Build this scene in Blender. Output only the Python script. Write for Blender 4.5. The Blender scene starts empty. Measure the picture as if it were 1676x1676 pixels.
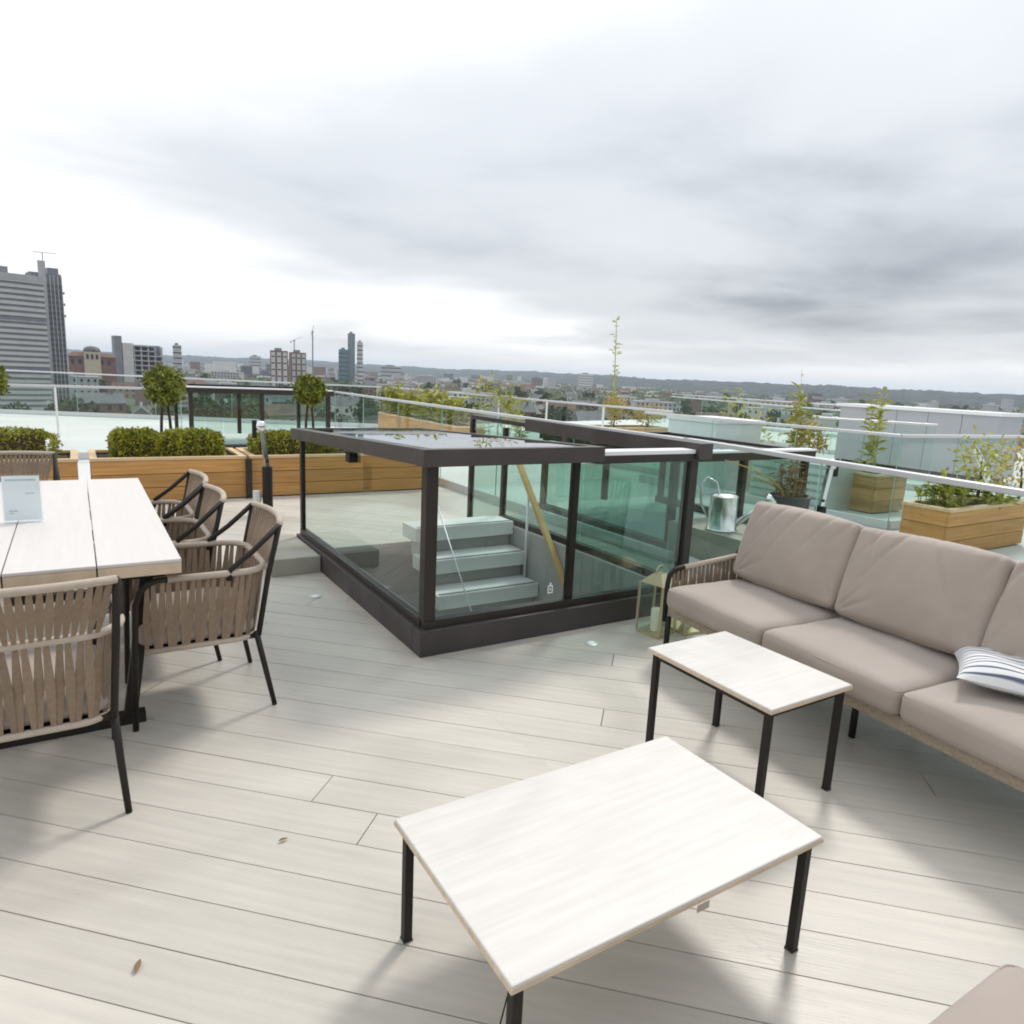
import bpy, bmesh, math, random
from mathutils import Vector, Matrix, noise
R = math.radians
random.seed(11)
scene = bpy.context.scene
COL = scene.collection

# ------------------------------------------------------------------ camera
# world X / Y follow the grid of the roof terrace; the camera looks 32 degrees off the Y axis
CAM_H = 1.55
AZ, PITCH, ROLL = R(32), 0.19198, 0.04754
fw = Vector((math.sin(AZ) * math.cos(PITCH), math.cos(AZ) * math.cos(PITCH), -math.sin(PITCH)))
r0 = Vector((math.cos(AZ), -math.sin(AZ), 0))
u0 = r0.cross(fw)
rt = r0 * math.cos(ROLL) + u0 * math.sin(ROLL)
up = -r0 * math.sin(ROLL) + u0 * math.cos(ROLL)
cam = bpy.data.objects.new('camera', bpy.data.cameras.new('camera'))
COL.objects.link(cam)
cam.data.sensor_width = 36
cam.data.lens = 36 * 1149.8 / 1676
cam.data.clip_start = 0.05
cam.data.clip_end = 40000
m3 = Matrix((rt, up, -fw)).transposed()
cam.matrix_world = Matrix.Translation((0, 0, CAM_H)) @ m3.to_4x4()
scene.camera = cam

# ------------------------------------------------------------------ world: overcast sky
SUN_EL, SUN_AZ = R(50), math.atan2(0.85, 0.53)      # sun stands behind the sofa, veiled by cloud
wd = bpy.data.worlds.new('World'); scene.world = wd; wd.use_nodes = True
nt = wd.node_tree; nt.nodes.clear()
def N(t, **kw):
    n = nt.nodes.new(t)
    for k, v in kw.items(): setattr(n, k, v)
    return n
def L(a, b): nt.links.new(a, b)
def math_n(op, a, b=None, clamp=False):
    n = N('ShaderNodeMath', operation=op); n.use_clamp = clamp
    for i, x in enumerate((a, b)):
        if x is None: continue
        if isinstance(x, (int, float)): n.inputs[i].default_value = x
        else: L(x, n.inputs[i])
    return n.outputs[0]
out = N('ShaderNodeOutputWorld'); bg = N('ShaderNodeBackground')
sky = N('ShaderNodeTexSky'); sky.sky_type = 'NISHITA'; sky.sun_disc = False
sky.sun_elevation = SUN_EL; sky.sun_rotation = SUN_AZ; sky.air_density = 1.2; sky.dust_density = 2.0
tc = N('ShaderNodeTexCoord'); sp = N('ShaderNodeSeparateXYZ'); L(tc.outputs['Generated'], sp.inputs[0])
zc = math_n('MAXIMUM', sp.outputs['Z'], 0.0)
den = math_n('ADD', zc, 0.09)
cb = N('ShaderNodeCombineXYZ')
L(math_n('DIVIDE', sp.outputs['X'], den), cb.inputs[0]); L(math_n('DIVIDE', sp.outputs['Y'], den), cb.inputs[1])
def cloud(scale, detail, rough, off, dist=0.0, rot=0.0, sc=(1, 1, 1)):
    mp = N('ShaderNodeMapping'); L(cb.outputs[0], mp.inputs[0]); mp.inputs['Location'].default_value = off
    mp.inputs['Rotation'].default_value = (0, 0, rot); mp.inputs['Scale'].default_value = sc
    nz = N('ShaderNodeTexNoise'); nz.inputs['Scale'].default_value = scale; nz.inputs['Detail'].default_value = detail
    nz.inputs['Roughness'].default_value = rough; nz.inputs['Distortion'].default_value = dist
    L(mp.outputs[0], nz.inputs['Vector']); return nz.outputs['Fac']
SKY_BIG = (50.1546, 36.0543, 15.3033); SKY_FINE = (1.7, 5.2, 2.0)
big = cloud(0.15, 2.0, 0.42, SKY_BIG)
fine = cloud(0.6, 5.0, 0.5, SKY_FINE, 0.2)
mixv = math_n('ADD', math_n('MULTIPLY', big, 0.76), math_n('MULTIPLY', fine, 0.24))
ramp = N('ShaderNodeValToRGB'); L(mixv, ramp.inputs[0])
cr = ramp.color_ramp; cr.interpolation = 'EASE'
cr.elements[0].position = 0.33; cr.elements[0].color = (0.26, 0.285, 0.33, 1)
cr.elements[1].position = 0.53; cr.elements[1].color = (0.95, 0.95, 0.95, 1)
e = cr.elements.new(0.43); e.color = (0.60, 0.625, 0.66, 1)
# paler haze low over the horizon
hz = N('ShaderNodeMapRange'); L(zc, hz.inputs[0]); hz.inputs[1].default_value = 0.0; hz.inputs[2].default_value = 0.055
hz.interpolation_type = 'SMOOTHSTEP'
mh = N('ShaderNodeMixRGB'); L(hz.outputs[0], mh.inputs[0]); mh.inputs[1].default_value = (0.76, 0.78, 0.82, 1); L(ramp.outputs[0], mh.inputs[2])
zen = math_n('ADD', math_n('MULTIPLY', zc, 0.6), 0.88)          # an overcast sky is brighter overhead
mz = N('ShaderNodeMixRGB', blend_type='MULTIPLY'); mz.inputs[0].default_value = 1.0
L(mh.outputs[0], mz.inputs[1])
cz = N('ShaderNodeCombineXYZ')
for i in range(3): L(zen, cz.inputs[i])
L(cz.outputs[0], mz.inputs[2])
sk = N('ShaderNodeMixRGB', blend_type='MULTIPLY'); sk.inputs[0].default_value = 1.0
L(sky.outputs[0], sk.inputs[1]); sk.inputs[2].default_value = (0.09, 0.09, 0.09, 1)
fin = N('ShaderNodeMixRGB'); fin.inputs[0].default_value = 0.93
L(sk.outputs[0], fin.inputs[1]); L(mz.outputs[0], fin.inputs[2])
L(fin.outputs[0], bg.inputs['Color']); bg.inputs['Strength'].default_value = 1.0
L(bg.outputs[0], out.inputs['Surface'])

# ------------------------------------------------------------------ sun and exposure
sl = bpy.data.lights.new('sun', 'SUN'); sl.energy = 1.5; sl.angle = R(10); sl.color = (1.0, 0.96, 0.90)
so = bpy.data.objects.new('sun', sl); COL.objects.link(so)
sd = Vector((math.cos(SUN_EL) * 0.85, math.cos(SUN_EL) * 0.53, math.sin(SUN_EL)))
so.rotation_euler = sd.to_track_quat('Z', 'Y').to_euler(); so.location = (10, 6, 20)
vs = scene.view_settings
vs.view_transform = 'Standard'; vs.look = 'None'; vs.gamma = 1.0; vs.use_curve_mapping = False
vs.exposure = 0.42
cy = scene.cycles
cy.use_denoising = True
cy.filter_width = 1.9
cy.max_bounces = 10; cy.transparent_max_bounces = 40; cy.transmission_bounces = 10; cy.glossy_bounces = 5; cy.volume_bounces = 1
cy.sample_clamp_indirect = 4.0

# ------------------------------------------------------------------ materials
MATS = {}
def mat(name, col, rough=0.6, metal=0.0, var=0.0, vscale=6.0, bump=0.0, bscale=40.0, stretch=(1, 1, 1), spec=0.5, rnd=0.0, sheen=0.0, col2=None, c2scale=30.0):
    m = bpy.data.materials.new(name); m.use_nodes = True; t = m.node_tree; b = t.nodes['Principled BSDF']
    b.inputs['Roughness'].default_value = rough; b.inputs['Metallic'].default_value = metal
    b.inputs['Specular IOR Level'].default_value = spec
    if sheen: b.inputs['Sheen Weight'].default_value = sheen
    c4 = (*col, 1)
    b.inputs['Base Color'].default_value = c4
    co = t.nodes.new('ShaderNodeTexCoord'); mp = t.nodes.new('ShaderNodeMapping'); mp.inputs['Scale'].default_value = stretch
    t.links.new(co.outputs['Object'], mp.inputs[0])
    last = None
    if var:
        nz = t.nodes.new('ShaderNodeTexNoise'); nz.inputs['Scale'].default_value = vscale; nz.inputs['Detail'].default_value = 6
        t.links.new(mp.outputs[0], nz.inputs['Vector'])
        mr = t.nodes.new('ShaderNodeMapRange'); mr.inputs[1].default_value = 0.3; mr.inputs[2].default_value = 0.7
        mr.inputs[3].default_value = 1 - var; mr.inputs[4].default_value = 1 + var
        t.links.new(nz.outputs['Fac'], mr.inputs[0]); last = mr.outputs[0]
    if rnd:
        oi = t.nodes.new('ShaderNodeObjectInfo'); mr2 = t.nodes.new('ShaderNodeMapRange')
        mr2.inputs[3].default_value = 1 - rnd; mr2.inputs[4].default_value = 1 + rnd
        t.links.new(oi.outputs['Random'], mr2.inputs[0])
        if last is not None:
            mu = t.nodes.new('ShaderNodeMath'); mu.operation = 'MULTIPLY'
            t.links.new(last, mu.inputs[0]); t.links.new(mr2.outputs[0], mu.inputs[1]); last = mu.outputs[0]
        else: last = mr2.outputs[0]
    if last is not None:
        vm = t.nodes.new('ShaderNodeVectorMath'); vm.operation = 'SCALE'; vm.inputs[0].default_value = col
        t.links.new(last, vm.inputs['Scale']); t.links.new(vm.outputs[0], b.inputs['Base Color'])
        if col2:
            n3 = t.nodes.new('ShaderNodeTexNoise'); n3.inputs['Scale'].default_value = c2scale; n3.inputs['Detail'].default_value = 2
            t.links.new(co.outputs['Object'], n3.inputs['Vector'])
            m3_ = t.nodes.new('ShaderNodeMapRange'); m3_.inputs[1].default_value = 0.42; m3_.inputs[2].default_value = 0.60; t.links.new(n3.outputs['Fac'], m3_.inputs[0])
            mc = t.nodes.new('ShaderNodeMixRGB'); t.links.new(m3_.outputs[0], mc.inputs[0]); mc.inputs[1].default_value = c4; mc.inputs[2].default_value = (*col2, 1)
            t.links.new(mc.outputs[0], vm.inputs[0])
    if bump:
        n2 = t.nodes.new('ShaderNodeTexNoise'); n2.inputs['Scale'].default_value = bscale; n2.inputs['Detail'].default_value = 4
        t.links.new(mp.outputs[0], n2.inputs['Vector'])
        bp = t.nodes.new('ShaderNodeBump'); bp.inputs['Strength'].default_value = bump; bp.inputs['Distance'].default_value = 0.01
        t.links.new(n2.outputs['Fac'], bp.inputs['Height']); t.links.new(bp.outputs[0], b.inputs['Normal'])
    MATS[name] = m; return m
def glass(name, tint, ior=1.5, rough=0.0, refl=1.0):
    m = bpy.data.materials.new(name); m.use_nodes = True; t = m.node_tree; t.nodes.clear()
    o = t.nodes.new('ShaderNodeOutputMaterial'); mx = t.nodes.new('ShaderNodeMixShader')
    fr = t.nodes.new('ShaderNodeFresnel'); fr.inputs['IOR'].default_value = ior
    tr = t.nodes.new('ShaderNodeBsdfTransparent'); tr.inputs[0].default_value = (*tint, 1)
    gl = t.nodes.new('ShaderNodeBsdfGlossy'); gl.inputs['Roughness'].default_value = rough
    gl.inputs['Color'].default_value = (refl, refl, refl, 1)
    ge = t.nodes.new('ShaderNodeNewGeometry'); inv = t.nodes.new('ShaderNodeMath'); inv.operation = 'SUBTRACT'; inv.inputs[0].default_value = 1.0
    mu = t.nodes.new('ShaderNodeMath'); mu.operation = 'MULTIPLY'      # reflect at the entry face only
    t.links.new(ge.outputs['Backfacing'], inv.inputs[1]); t.links.new(inv.outputs[0], mu.inputs[0]); t.links.new(fr.outputs[0], mu.inputs[1])
    t.links.new(mu.outputs[0], mx.inputs[0]); t.links.new(tr.outputs[0], mx.inputs[1]); t.links.new(gl.outputs[0], mx.inputs[2])
    t.links.new(mx.outputs[0], o.inputs['Surface']); MATS[name] = m; return m

mat('deck', (0.525, 0.49, 0.43), 0.5, var=0.075, vscale=5, bump=0.12, bscale=22, stretch=(0.35, 7, 1), rnd=0.05)
def weather(name, amount, scale):
    """dried water marks and foot traffic: broad uneven patches lying over the boards"""
    t = MATS[name].node_tree; b = t.nodes['Principled BSDF']; src = b.inputs['Base Color'].links[0].from_socket
    ge = t.nodes.new('ShaderNodeNewGeometry'); nz = t.nodes.new('ShaderNodeTexNoise'); nz.inputs['Scale'].default_value = scale
    nz.inputs['Detail'].default_value = 7; nz.inputs['Distortion'].default_value = 0.8; t.links.new(ge.outputs['Position'], nz.inputs['Vector'])
    mr = t.nodes.new('ShaderNodeMapRange'); mr.inputs[1].default_value = 0.35; mr.inputs[2].default_value = 0.62
    mr.inputs[3].default_value = 1-amount; mr.inputs[4].default_value = 1+amount*.35; t.links.new(nz.outputs['Fac'], mr.inputs[0])
    vm = t.nodes.new('ShaderNodeVectorMath'); vm.operation = 'SCALE'; t.links.new(src, vm.inputs[0]); t.links.new(mr.outputs[0], vm.inputs['Scale'])
    t.links.new(vm.outputs[0], b.inputs['Base Color'])
    m2 = t.nodes.new('ShaderNodeMapRange'); m2.inputs[1].default_value = 0.35; m2.inputs[2].default_value = 0.65; m2.inputs[3].default_value = 0.36; m2.inputs[4].default_value = 0.6
    t.links.new(nz.outputs['Fac'], m2.inputs[0]); t.links.new(m2.outputs[0], b.inputs['Roughness'])
weather('deck', 0.10, 1.1)
# deck: faint water marks over the grain
mat('slab_dark', (0.24, 0.215, 0.18), 0.9)
mat('paving', (0.60, 0.60, 0.58), 0.7, var=0.08, vscale=0.6)
mat('table_white', (0.59, 0.565, 0.53), 0.42, var=0.055, vscale=7, bump=0.05, bscale=30, stretch=(0.6, 8, 1))
mat('table_edge', (0.58, 0.46, 0.33), 0.6, var=0.15, vscale=9, stretch=(1, 6, 1))
mat('dine_top', (0.60, 0.57, 0.54), 0.5, var=0.03, vscale=6, bump=0.08, bscale=26, stretch=(8, 0.5, 1), rnd=0.03)  # same wood as the plank edges, with overexposed light put into its colour
mat('frame_black', (0.018, 0.014, 0.011), 0.55, var=0.1, spec=0.3)
mat('frame_brown', (0.026, 0.019, 0.016), 0.42, metal=0.1, var=0.1, vscale=3)
mat('fascia', (0.072, 0.062, 0.060), 0.40, metal=0.35, var=0.08, vscale=2.5, stretch=(0.4, 3, 3))
mat('alu', (0.62, 0.63, 0.64), 0.35, metal=0.4)
mat('alu_pale', (0.78, 0.79, 0.80), 0.4, metal=0.1)
mat('chrome', (0.75, 0.76, 0.78), 0.12, metal=1.0)
mat('steel_can', (0.72, 0.73, 0.72), 0.22, metal=1.0, var=0.08, vscale=8)
mat('strap', (0.24, 0.175, 0.12), 0.8, var=0.10, vscale=60, bump=0.3, bscale=250, rnd=0.10)
mat('band', (0.44, 0.37, 0.30), 0.75, var=0.06, vscale=40, bump=0.2, bscale=200)
mat('weave', (0.36, 0.295, 0.225), 0.85, var=0.18, vscale=70, bump=0.6, bscale=90)
mat('cushion', (0.345, 0.29, 0.248), 0.9, var=0.05, vscale=5, bump=0.10, bscale=500, sheen=0.25)
mat('seatpad', (0.34, 0.285, 0.245), 0.9, var=0.05, vscale=5, bump=0.10, bscale=400, sheen=0.2)
mat('piping', (0.20, 0.16, 0.14), 0.9)
mat('cedar', (0.50, 0.26, 0.08), 0.65, var=0.22, vscale=4, bump=0.15, bscale=20, stretch=(0.5, 0.5, 9), rnd=0.14)
mat('cedar_cap', (0.62, 0.45, 0.26), 0.65, var=0.15, vscale=5, stretch=(0.5, 4, 4))
mat('soil', (0.035, 0.025, 0.018), 0.95, var=0.3, vscale=30, bump=0.8, bscale=60)
mat('hedge', (0.40, 0.38, 0.035), 0.6, var=0.35, vscale=9, col2=(0.15, 0.19, 0.02), c2scale=22)
mat('topiary', (0.28, 0.29, 0.035), 0.55, var=0.35, vscale=9, col2=(0.11, 0.15, 0.02), c2scale=18)
mat('reed', (0.40, 0.40, 0.08), 0.6, var=0.25, vscale=9)
mat('reed_gold', (0.46, 0.34, 0.07), 0.7, var=0.25, vscale=9)
mat('bark', (0.07, 0.045, 0.03), 0.9, var=0.3, vscale=30, bump=0.5, bscale=50)
mat('dry', (0.24, 0.15, 0.07), 0.85, var=0.25, vscale=20)
mat('tread', (0.74, 0.75, 0.72), 0.55, var=0.03)
mat('stairwall', (0.40, 0.39, 0.37), 0.8, var=0.05)
mat('stone', (0.36, 0.34, 0.29), 0.8, var=0.12, vscale=5, bump=0.2, bscale=60)
mat('ledge', (0.17, 0.17, 0.17), 0.5, var=0.08, vscale=3)
mat('oak', (0.52, 0.36, 0.14), 0.5, var=0.15, vscale=6)
mat('paper', (0.86, 0.87, 0.86), 0.5)
mat('print', (0.48, 0.57, 0.61), 0.6)
mat('brass', (0.60, 0.53, 0.33), 0.35, metal=0.8)
mat('wax', (0.80, 0.76, 0.62), 0.6)
mat('led', (0.86, 0.87, 0.85), 0.4)
mat('plantroom', (0.42, 0.44, 0.47), 0.45, metal=0.5, var=0.05, vscale=1.5)
mat('white_render', (0.74, 0.76, 0.78), 0.6, var=0.03)
mat('black_pot', (0.03, 0.028, 0.026), 0.5)
glass('glass', (0.945, 0.982, 0.97))
glass('glass_coated', (0.81, 0.885, 0.86), ior=2.2)
glass('glass_green', (0.715, 0.83, 0.795), ior=1.7)
glass('glass_pale_green', (0.86, 0.92, 0.90))
glass('glass_roof', (0.42, 0.50, 0.53), ior=1.45)
weather('table_white', 0.06, 3.0); weather('fascia', 0.18, 2.5) if 'fascia' in MATS else None
glass('acrylic', (0.95, 0.97, 0.98))
mat('glass_edge', (0.30, 0.52, 0.44), 0.2)

# ------------------------------------------------------------------ mesh helpers
class MB:
    def __init__(s): s.v = []; s.f = []
    def add(s, vs, fs):
        o = len(s.v); s.v += [tuple(x) for x in vs]; s.f += [tuple(i + o for i in f) for f in fs]; return s
    def box(s, x0, x1, y0, y1, z0, z1):
        return s.add([(x0,y0,z0),(x1,y0,z0),(x1,y1,z0),(x0,y1,z0),(x0,y0,z1),(x1,y0,z1),(x1,y1,z1),(x0,y1,z1)],
              [(0,3,2,1),(4,5,6,7),(0,1,5,4),(1,2,6,5),(2,3,7,6),(3,0,4,7)])
    def bar(s, a, b, w, h, upv=(0,0,1)):
        a = Vector(a); b = Vector(b); d = (b - a).normalized(); u = Vector(upv)
        if abs(d.dot(u)) > 0.99: u = Vector((0, 1, 0))
        r = d.cross(u).normalized() * (w / 2); n = r.cross(d).normalized() * (h / 2)
        vs = [p + sx * r + sn * n for p in (a, b) for sx, sn in ((-1,-1),(1,-1),(1,1),(-1,1))]
        return s.add(vs, [(0,1,2,3),(7,6,5,4),(0,4,5,1),(1,5,6,2),(2,6,7,3),(3,7,4,0)])
    def tube(s, pts, r, n=8, caps=True):
        pts = [Vector(p) for p in pts]; k = len(pts); rr = r if isinstance(r, (list, tuple)) else [r] * k
        base = len(s.v); prev = None
        for i, p in enumerate(pts):
            t = (pts[min(i+1, k-1)] - pts[max(i-1, 0)]).normalized()
            if prev is None:
                a = Vector((0,0,1)) if abs(t.z) < 0.9 else Vector((1,0,0)); x = t.cross(a).normalized()
            else: x = (prev - t * prev.dot(t)).normalized()
            prev = x; y = t.cross(x)
            for j in range(n):
                an = 2 * math.pi * j / n; s.v.append(tuple(p + (x * math.cos(an) + y * math.sin(an)) * rr[i]))
        for i in range(k - 1):
            for j in range(n):
                s.f.append((base+i*n+j, base+i*n+(j+1)%n, base+(i+1)*n+(j+1)%n, base+(i+1)*n+j))
        if caps:
            s.f.append(tuple(base + j for j in reversed(range(n)))); s.f.append(tuple(base + (k-1)*n + j for j in range(n)))
        return s
    def lathe(s, prof, n=20, c=(0,0)):
        base = len(s.v); k = len(prof)
        for r, z in prof:
            for j in range(n):
                an = 2*math.pi*j/n; s.v.append((c[0]+r*math.cos(an), c[1]+r*math.sin(an), z))
        for i in range(k-1):
            for j in range(n):
                s.f.append((base+i*n+j, base+i*n+(j+1)%n, base+(i+1)*n+(j+1)%n, base+(i+1)*n+j))
        s.f.append(tuple(base+j for j in reversed(range(n)))); s.f.append(tuple(base+(k-1)*n+j for j in range(n)))
        return s
    def build(s, name, m, parent=None, smooth=False, bevel=0.0, seg=2):
        me = bpy.data.meshes.new(name); me.from_pydata(s.v, [], s.f); me.update()
        if bevel:
            bm = bmesh.new(); bm.from_mesh(me)
            ed = [e for e in bm.edges if len(e.link_faces) == 2 and e.calc_face_angle(0) > 0.6]
            bmesh.ops.bevel(bm, geom=ed, offset=bevel, segments=seg, affect='EDGES', profile=0.5)
            bm.to_mesh(me); bm.free()
        return link(name, me, m, parent, smooth)
def link(name, me, m, parent=None, smooth=False):
    if m is not None and not me.materials: me.materials.append(MATS[m])
    if smooth:
        me.polygons.foreach_set('use_smooth', [True] * len(me.polygons))
        if smooth == 'auto':
            try: me.set_sharp_from_angle(angle=R(40))
            except Exception: pass
    o = bpy.data.objects.new(name, me); COL.objects.link(o)
    if parent is not None: o.parent = parent
    return o
def tag(o, label=None, cat=None, group=None, kind=None):
    if label: o['label'] = label
    if cat: o['category'] = cat
    if group: o['group'] = group
    if kind: o['kind'] = kind
    return o
def thing(name, label, cat, loc=(0,0,0), rz=0.0, group=None):
    o = bpy.data.objects.new(name, None); COL.objects.link(o); o.empty_display_size = 0.1
    o.location = loc; o.rotation_euler = (0, 0, rz); return tag(o, label, cat, group)
def copy_tree(o, parent=None):
    c = o.copy(); COL.objects.link(c); c.parent = parent
    for ch in list(o.children): copy_tree(ch, c)
    return c
def B(x0, x1, y0, y1, z0, z1): return MB().box(x0, x1, y0, y1, z0, z1)

def cushion(name, sx, sy, sz, m, parent, rad=0.05, puff=0.03, wrinkle=0.0, seed=0, n=18):
    """soft box centred on the origin, z from 0 to sz at its edges, crowned by puff"""
    bm = bmesh.new(); bmesh.ops.create_cube(bm, size=1)
    bmesh.ops.subdivide_edges(bm, edges=bm.edges[:], cuts=n, use_grid_fill=True)
    rg = random.Random(seed); ph = [rg.uniform(0, 6.3) for _ in range(8)]
    hx, hy, hz = sx/2, sy/2, sz/2
    for v in bm.verts:
        p = Vector((v.co.x*2, v.co.y*2, v.co.z*2))
        q = Vector((p.x*hx, p.y*hy, p.z*hz))
        c = Vector((max(-hx+rad, min(hx-rad, q.x)), max(-hy+rad, min(hy-rad, q.y)), max(-hz+rad*0.98, min(hz-rad*0.98, q.z))))
        d = q - c
        if d.length > 1e-6: q = c + d.normalized() * min(d.length, rad) if d.length > rad else q
        fx = max(0, 1-(q.x/hx)**2); fy = max(0, 1-(q.y/hy)**2); fz = max(0, 1-(q.z/hz)**2)
        q.z += (1 if p.z > 0 else -0.35) * puff * (fx*fy)**0.6 * abs(p.z)
        q.y += (1 if p.y > 0 else -1) * puff*0.35 * fx * fz * abs(p.y)
        q.x += (1 if p.x > 0 else -1) * puff*0.35 * fy * fz * abs(p.x)
        if wrinkle and p.z > 0:
            w = 0
            for k in range(6):                         # creases running down from the top seam
                cx = (-0.8 + 0.32*k + 0.12*math.sin(ph[k]))*hx; sl_ = 0.55*math.sin(ph[(k+3) % 8])
                tt = (q.x - cx) + (hy - q.y)*sl_; reach = 0.35 + 0.5*abs(math.sin(ph[k]*2))
                w += (0.5+0.5*abs(math.cos(ph[k])))*math.exp(-(tt/0.013)**2)*max(0, 1-(hy-q.y)/(2*hy*reach))
            for k in range(3):                         # shorter ones fanning from the lower corners
                sx_ = 1 if math.sin(ph[k+2]) > 0 else -1; an = 0.5+0.35*k
                ux, uy = q.x - sx_*hx, q.y + hy; rr_ = math.hypot(ux, uy); aa = math.atan2(uy, -sx_*ux)
                w += 0.8*math.exp(-((aa-an)/0.07)**2)*max(0, 1-rr_/0.30)*min(1, rr_/0.08)
            q.z -= wrinkle * w
        nv = noise.noise(Vector((q.x*5.5+seed*3.1, q.y*5.5, q.z*5.5)))*0.006 + noise.noise(Vector((q.x*14, q.y*14+seed, q.z*14)))*0.0022
        q.z += nv*(1 if p.z > 0 else 0); q.y -= nv*0.6*(1 if abs(p.y) > .98 else 0)
        v.co = q + Vector((0, 0, hz))
    me = bpy.data.meshes.new(name); bm.to_mesh(me); bm.free()
    return link(name, me, m, parent, True)

def leaf_mesh(pts, size, rg, up=0.0, aspect=0.55):
    mb = MB()
    for p, nrm in pts:
        d = Vector((rg.gauss(0,1), rg.gauss(0,1), rg.gauss(0,1)+up)).normalized()
        d = (d + Vector(nrm) * 0.5).normalized()
        s = d.cross(Vector((rg.gauss(0,1), rg.gauss(0,1), rg.gauss(0,1)))).normalized()
        ln = size * rg.uniform(0.6, 1.3); wd_ = ln * aspect
        p = Vector(p); a = p; b = p + d*ln*0.5 + s*wd_*0.5; c = p + d*ln; e = p + d*ln*0.5 - s*wd_*0.5
        mb.add([a, b, c, e], [(0, 1, 2, 3)])
    return mb

# ================================================================== THE ROOF: slab, deck planks, paving
HX0, HX1, HY0, HY1 = 1.53, 3.60, 3.33, 5.88         # stair hatch footprint
VX0, VX1, VY0, VY1 = HX0+0.04, HX1-0.04, HY0+0.04, HY1-0.04
slab = MB()
slab.box(-14, VX0, -6, 28, -0.4, -0.026); slab.box(VX1, 26, -6, 28, -0.4, -0.026)
slab.box(VX0, VX1, -6, VY0, -0.4, -0.026); slab.box(VX0, VX1, VY1, 28, -0.4, -0.026)
def clip(poly, a, b, c):
    o = []
    for i in range(len(poly)):
        p, q = poly[i], poly[(i+1) % len(poly)]
        dp, dq = a*p[0]+b*p[1]-c, a*q[0]+b*q[1]-c
        if dp <= 0: o.append(p)
        if (dp < 0 < dq) or (dq < 0 < dp):
            t = dp/(dp-dq); o.append((p[0]+(q[0]-p[0])*t, p[1]+(q[1]-p[1])*t))
    return o
def area(p): return abs(sum(p[i][0]*p[(i+1)%len(p)][1]-p[(i+1)%len(p)][0]*p[i][1] for i in range(len(p))))/2
# roof outline: far edge runs askew
ROOF = [(-14,-6),(26,-6),(26,13.5),(22.4,23),(7.4,18.6+0.0),(-14,29)]
def prism(poly, z0, z1):
    n = len(poly); vs_ = [(x,y,z0) for x,y in poly] + [(x,y,z1) for x,y in poly]
    return MB().add(vs_, [tuple(reversed(range(n))), tuple(range(n, 2*n))] + [(i,(i+1)%n,n+(i+1)%n,n+i) for i in range(n)])
def minus_rect(poly, x0, x1, y0, y1):
    res = []; rest = poly
    for a, b, c in ((1,0,x0),(-1,0,-x1),(0,1,y0),(0,-1,-y1)):
        pc = clip(rest, a, b, c)
        if len(pc) > 2 and area(pc) > 1e-4: res.append(pc)
        rest = clip(rest, -a, -b, -c)
        if len(rest) < 3: break
    return res
base = MB()
for pc in minus_rect(ROOF, VX0, VX1, VY0, VY1):
    m_ = prism(pc, -0.5, -0.03); base.add(m_.v, m_.f)
tag(base.build('roof_slab', 'slab_dark'), kind='structure')
back = clip(clip(ROOF, 0, -1, -8.46), 1, 0, 4.30)
side = clip(ROOF, -1, 0, -4.312)
tag(prism(back, -0.028, -0.004).build('paving', 'paving'), kind='structure')
tag(prism(side, -0.028, -0.004).build('paving', 'paving'), kind='structure')
deck = bpy.data.objects.new('deck', None); COL.objects.link(deck); tag(deck, kind='structure')
BA = R(-43.5); dx, dy = math.cos(BA), math.sin(BA); nx, ny = -dy, dx
DECK = [(-4.2,-2.6),(4.30,-2.6),(4.30,8.45),(-4.2,8.45)]
PW = 0.176; rg = random.Random(5)
vis = lambda c: True
k0 = 1.41
ts = [x*nx+y*ny for x, y in DECK]
for k in range(math.floor((min(ts)-k0)/PW), math.ceil((max(ts)-k0)/PW)+1):
    a0, a1 = k0 + k*PW + 0.0018, k0 + (k+1)*PW - 0.0018
    s = -9 - rg.uniform(0, 5.0)
    while s < 12:
        ln = rg.choice((4.2, 4.8, 5.4, 5.4)); s0, s1 = s + 0.002, s + ln - 0.002; s += ln
        poly = [(dx*q+nx*t, dy*q+ny*t) for q, t in ((s0,a0),(s1,a0),(s1,a1),(s0,a1))]
        for a, b, c in ((-1,0,4.2),(1,0,4.30),(0,-1,2.6),(0,1,8.45)):
            poly = clip(poly, a, b, c)
            if len(poly) < 3: break
        if len(poly) < 3 or area(poly) < 0.004: continue
        for pc in minus_rect(poly, HX0+0.02, HX1-0.02, HY0+0.02, HY1-0.02):
            # drop planks the picture shows nothing of (well behind the camera)
            if max(x*math.sin(AZ)+y*math.cos(AZ) for x, y in pc) < 0.55: continue
            cx = sum(p[0] for p in pc)/len(pc); cy_ = sum(p[1] for p in pc)/len(pc)
            loc = [((x-cx)*dx+(y-cy_)*dy, (x-cx)*nx+(y-cy_)*ny) for x, y in pc]
            o = prism(loc, -0.024, 0).build('plank', 'deck', deck)
            o.location = (cx, cy_, rg.uniform(-0.0006, 0.0006)); o.rotation_euler = (0, 0, BA)

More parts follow.
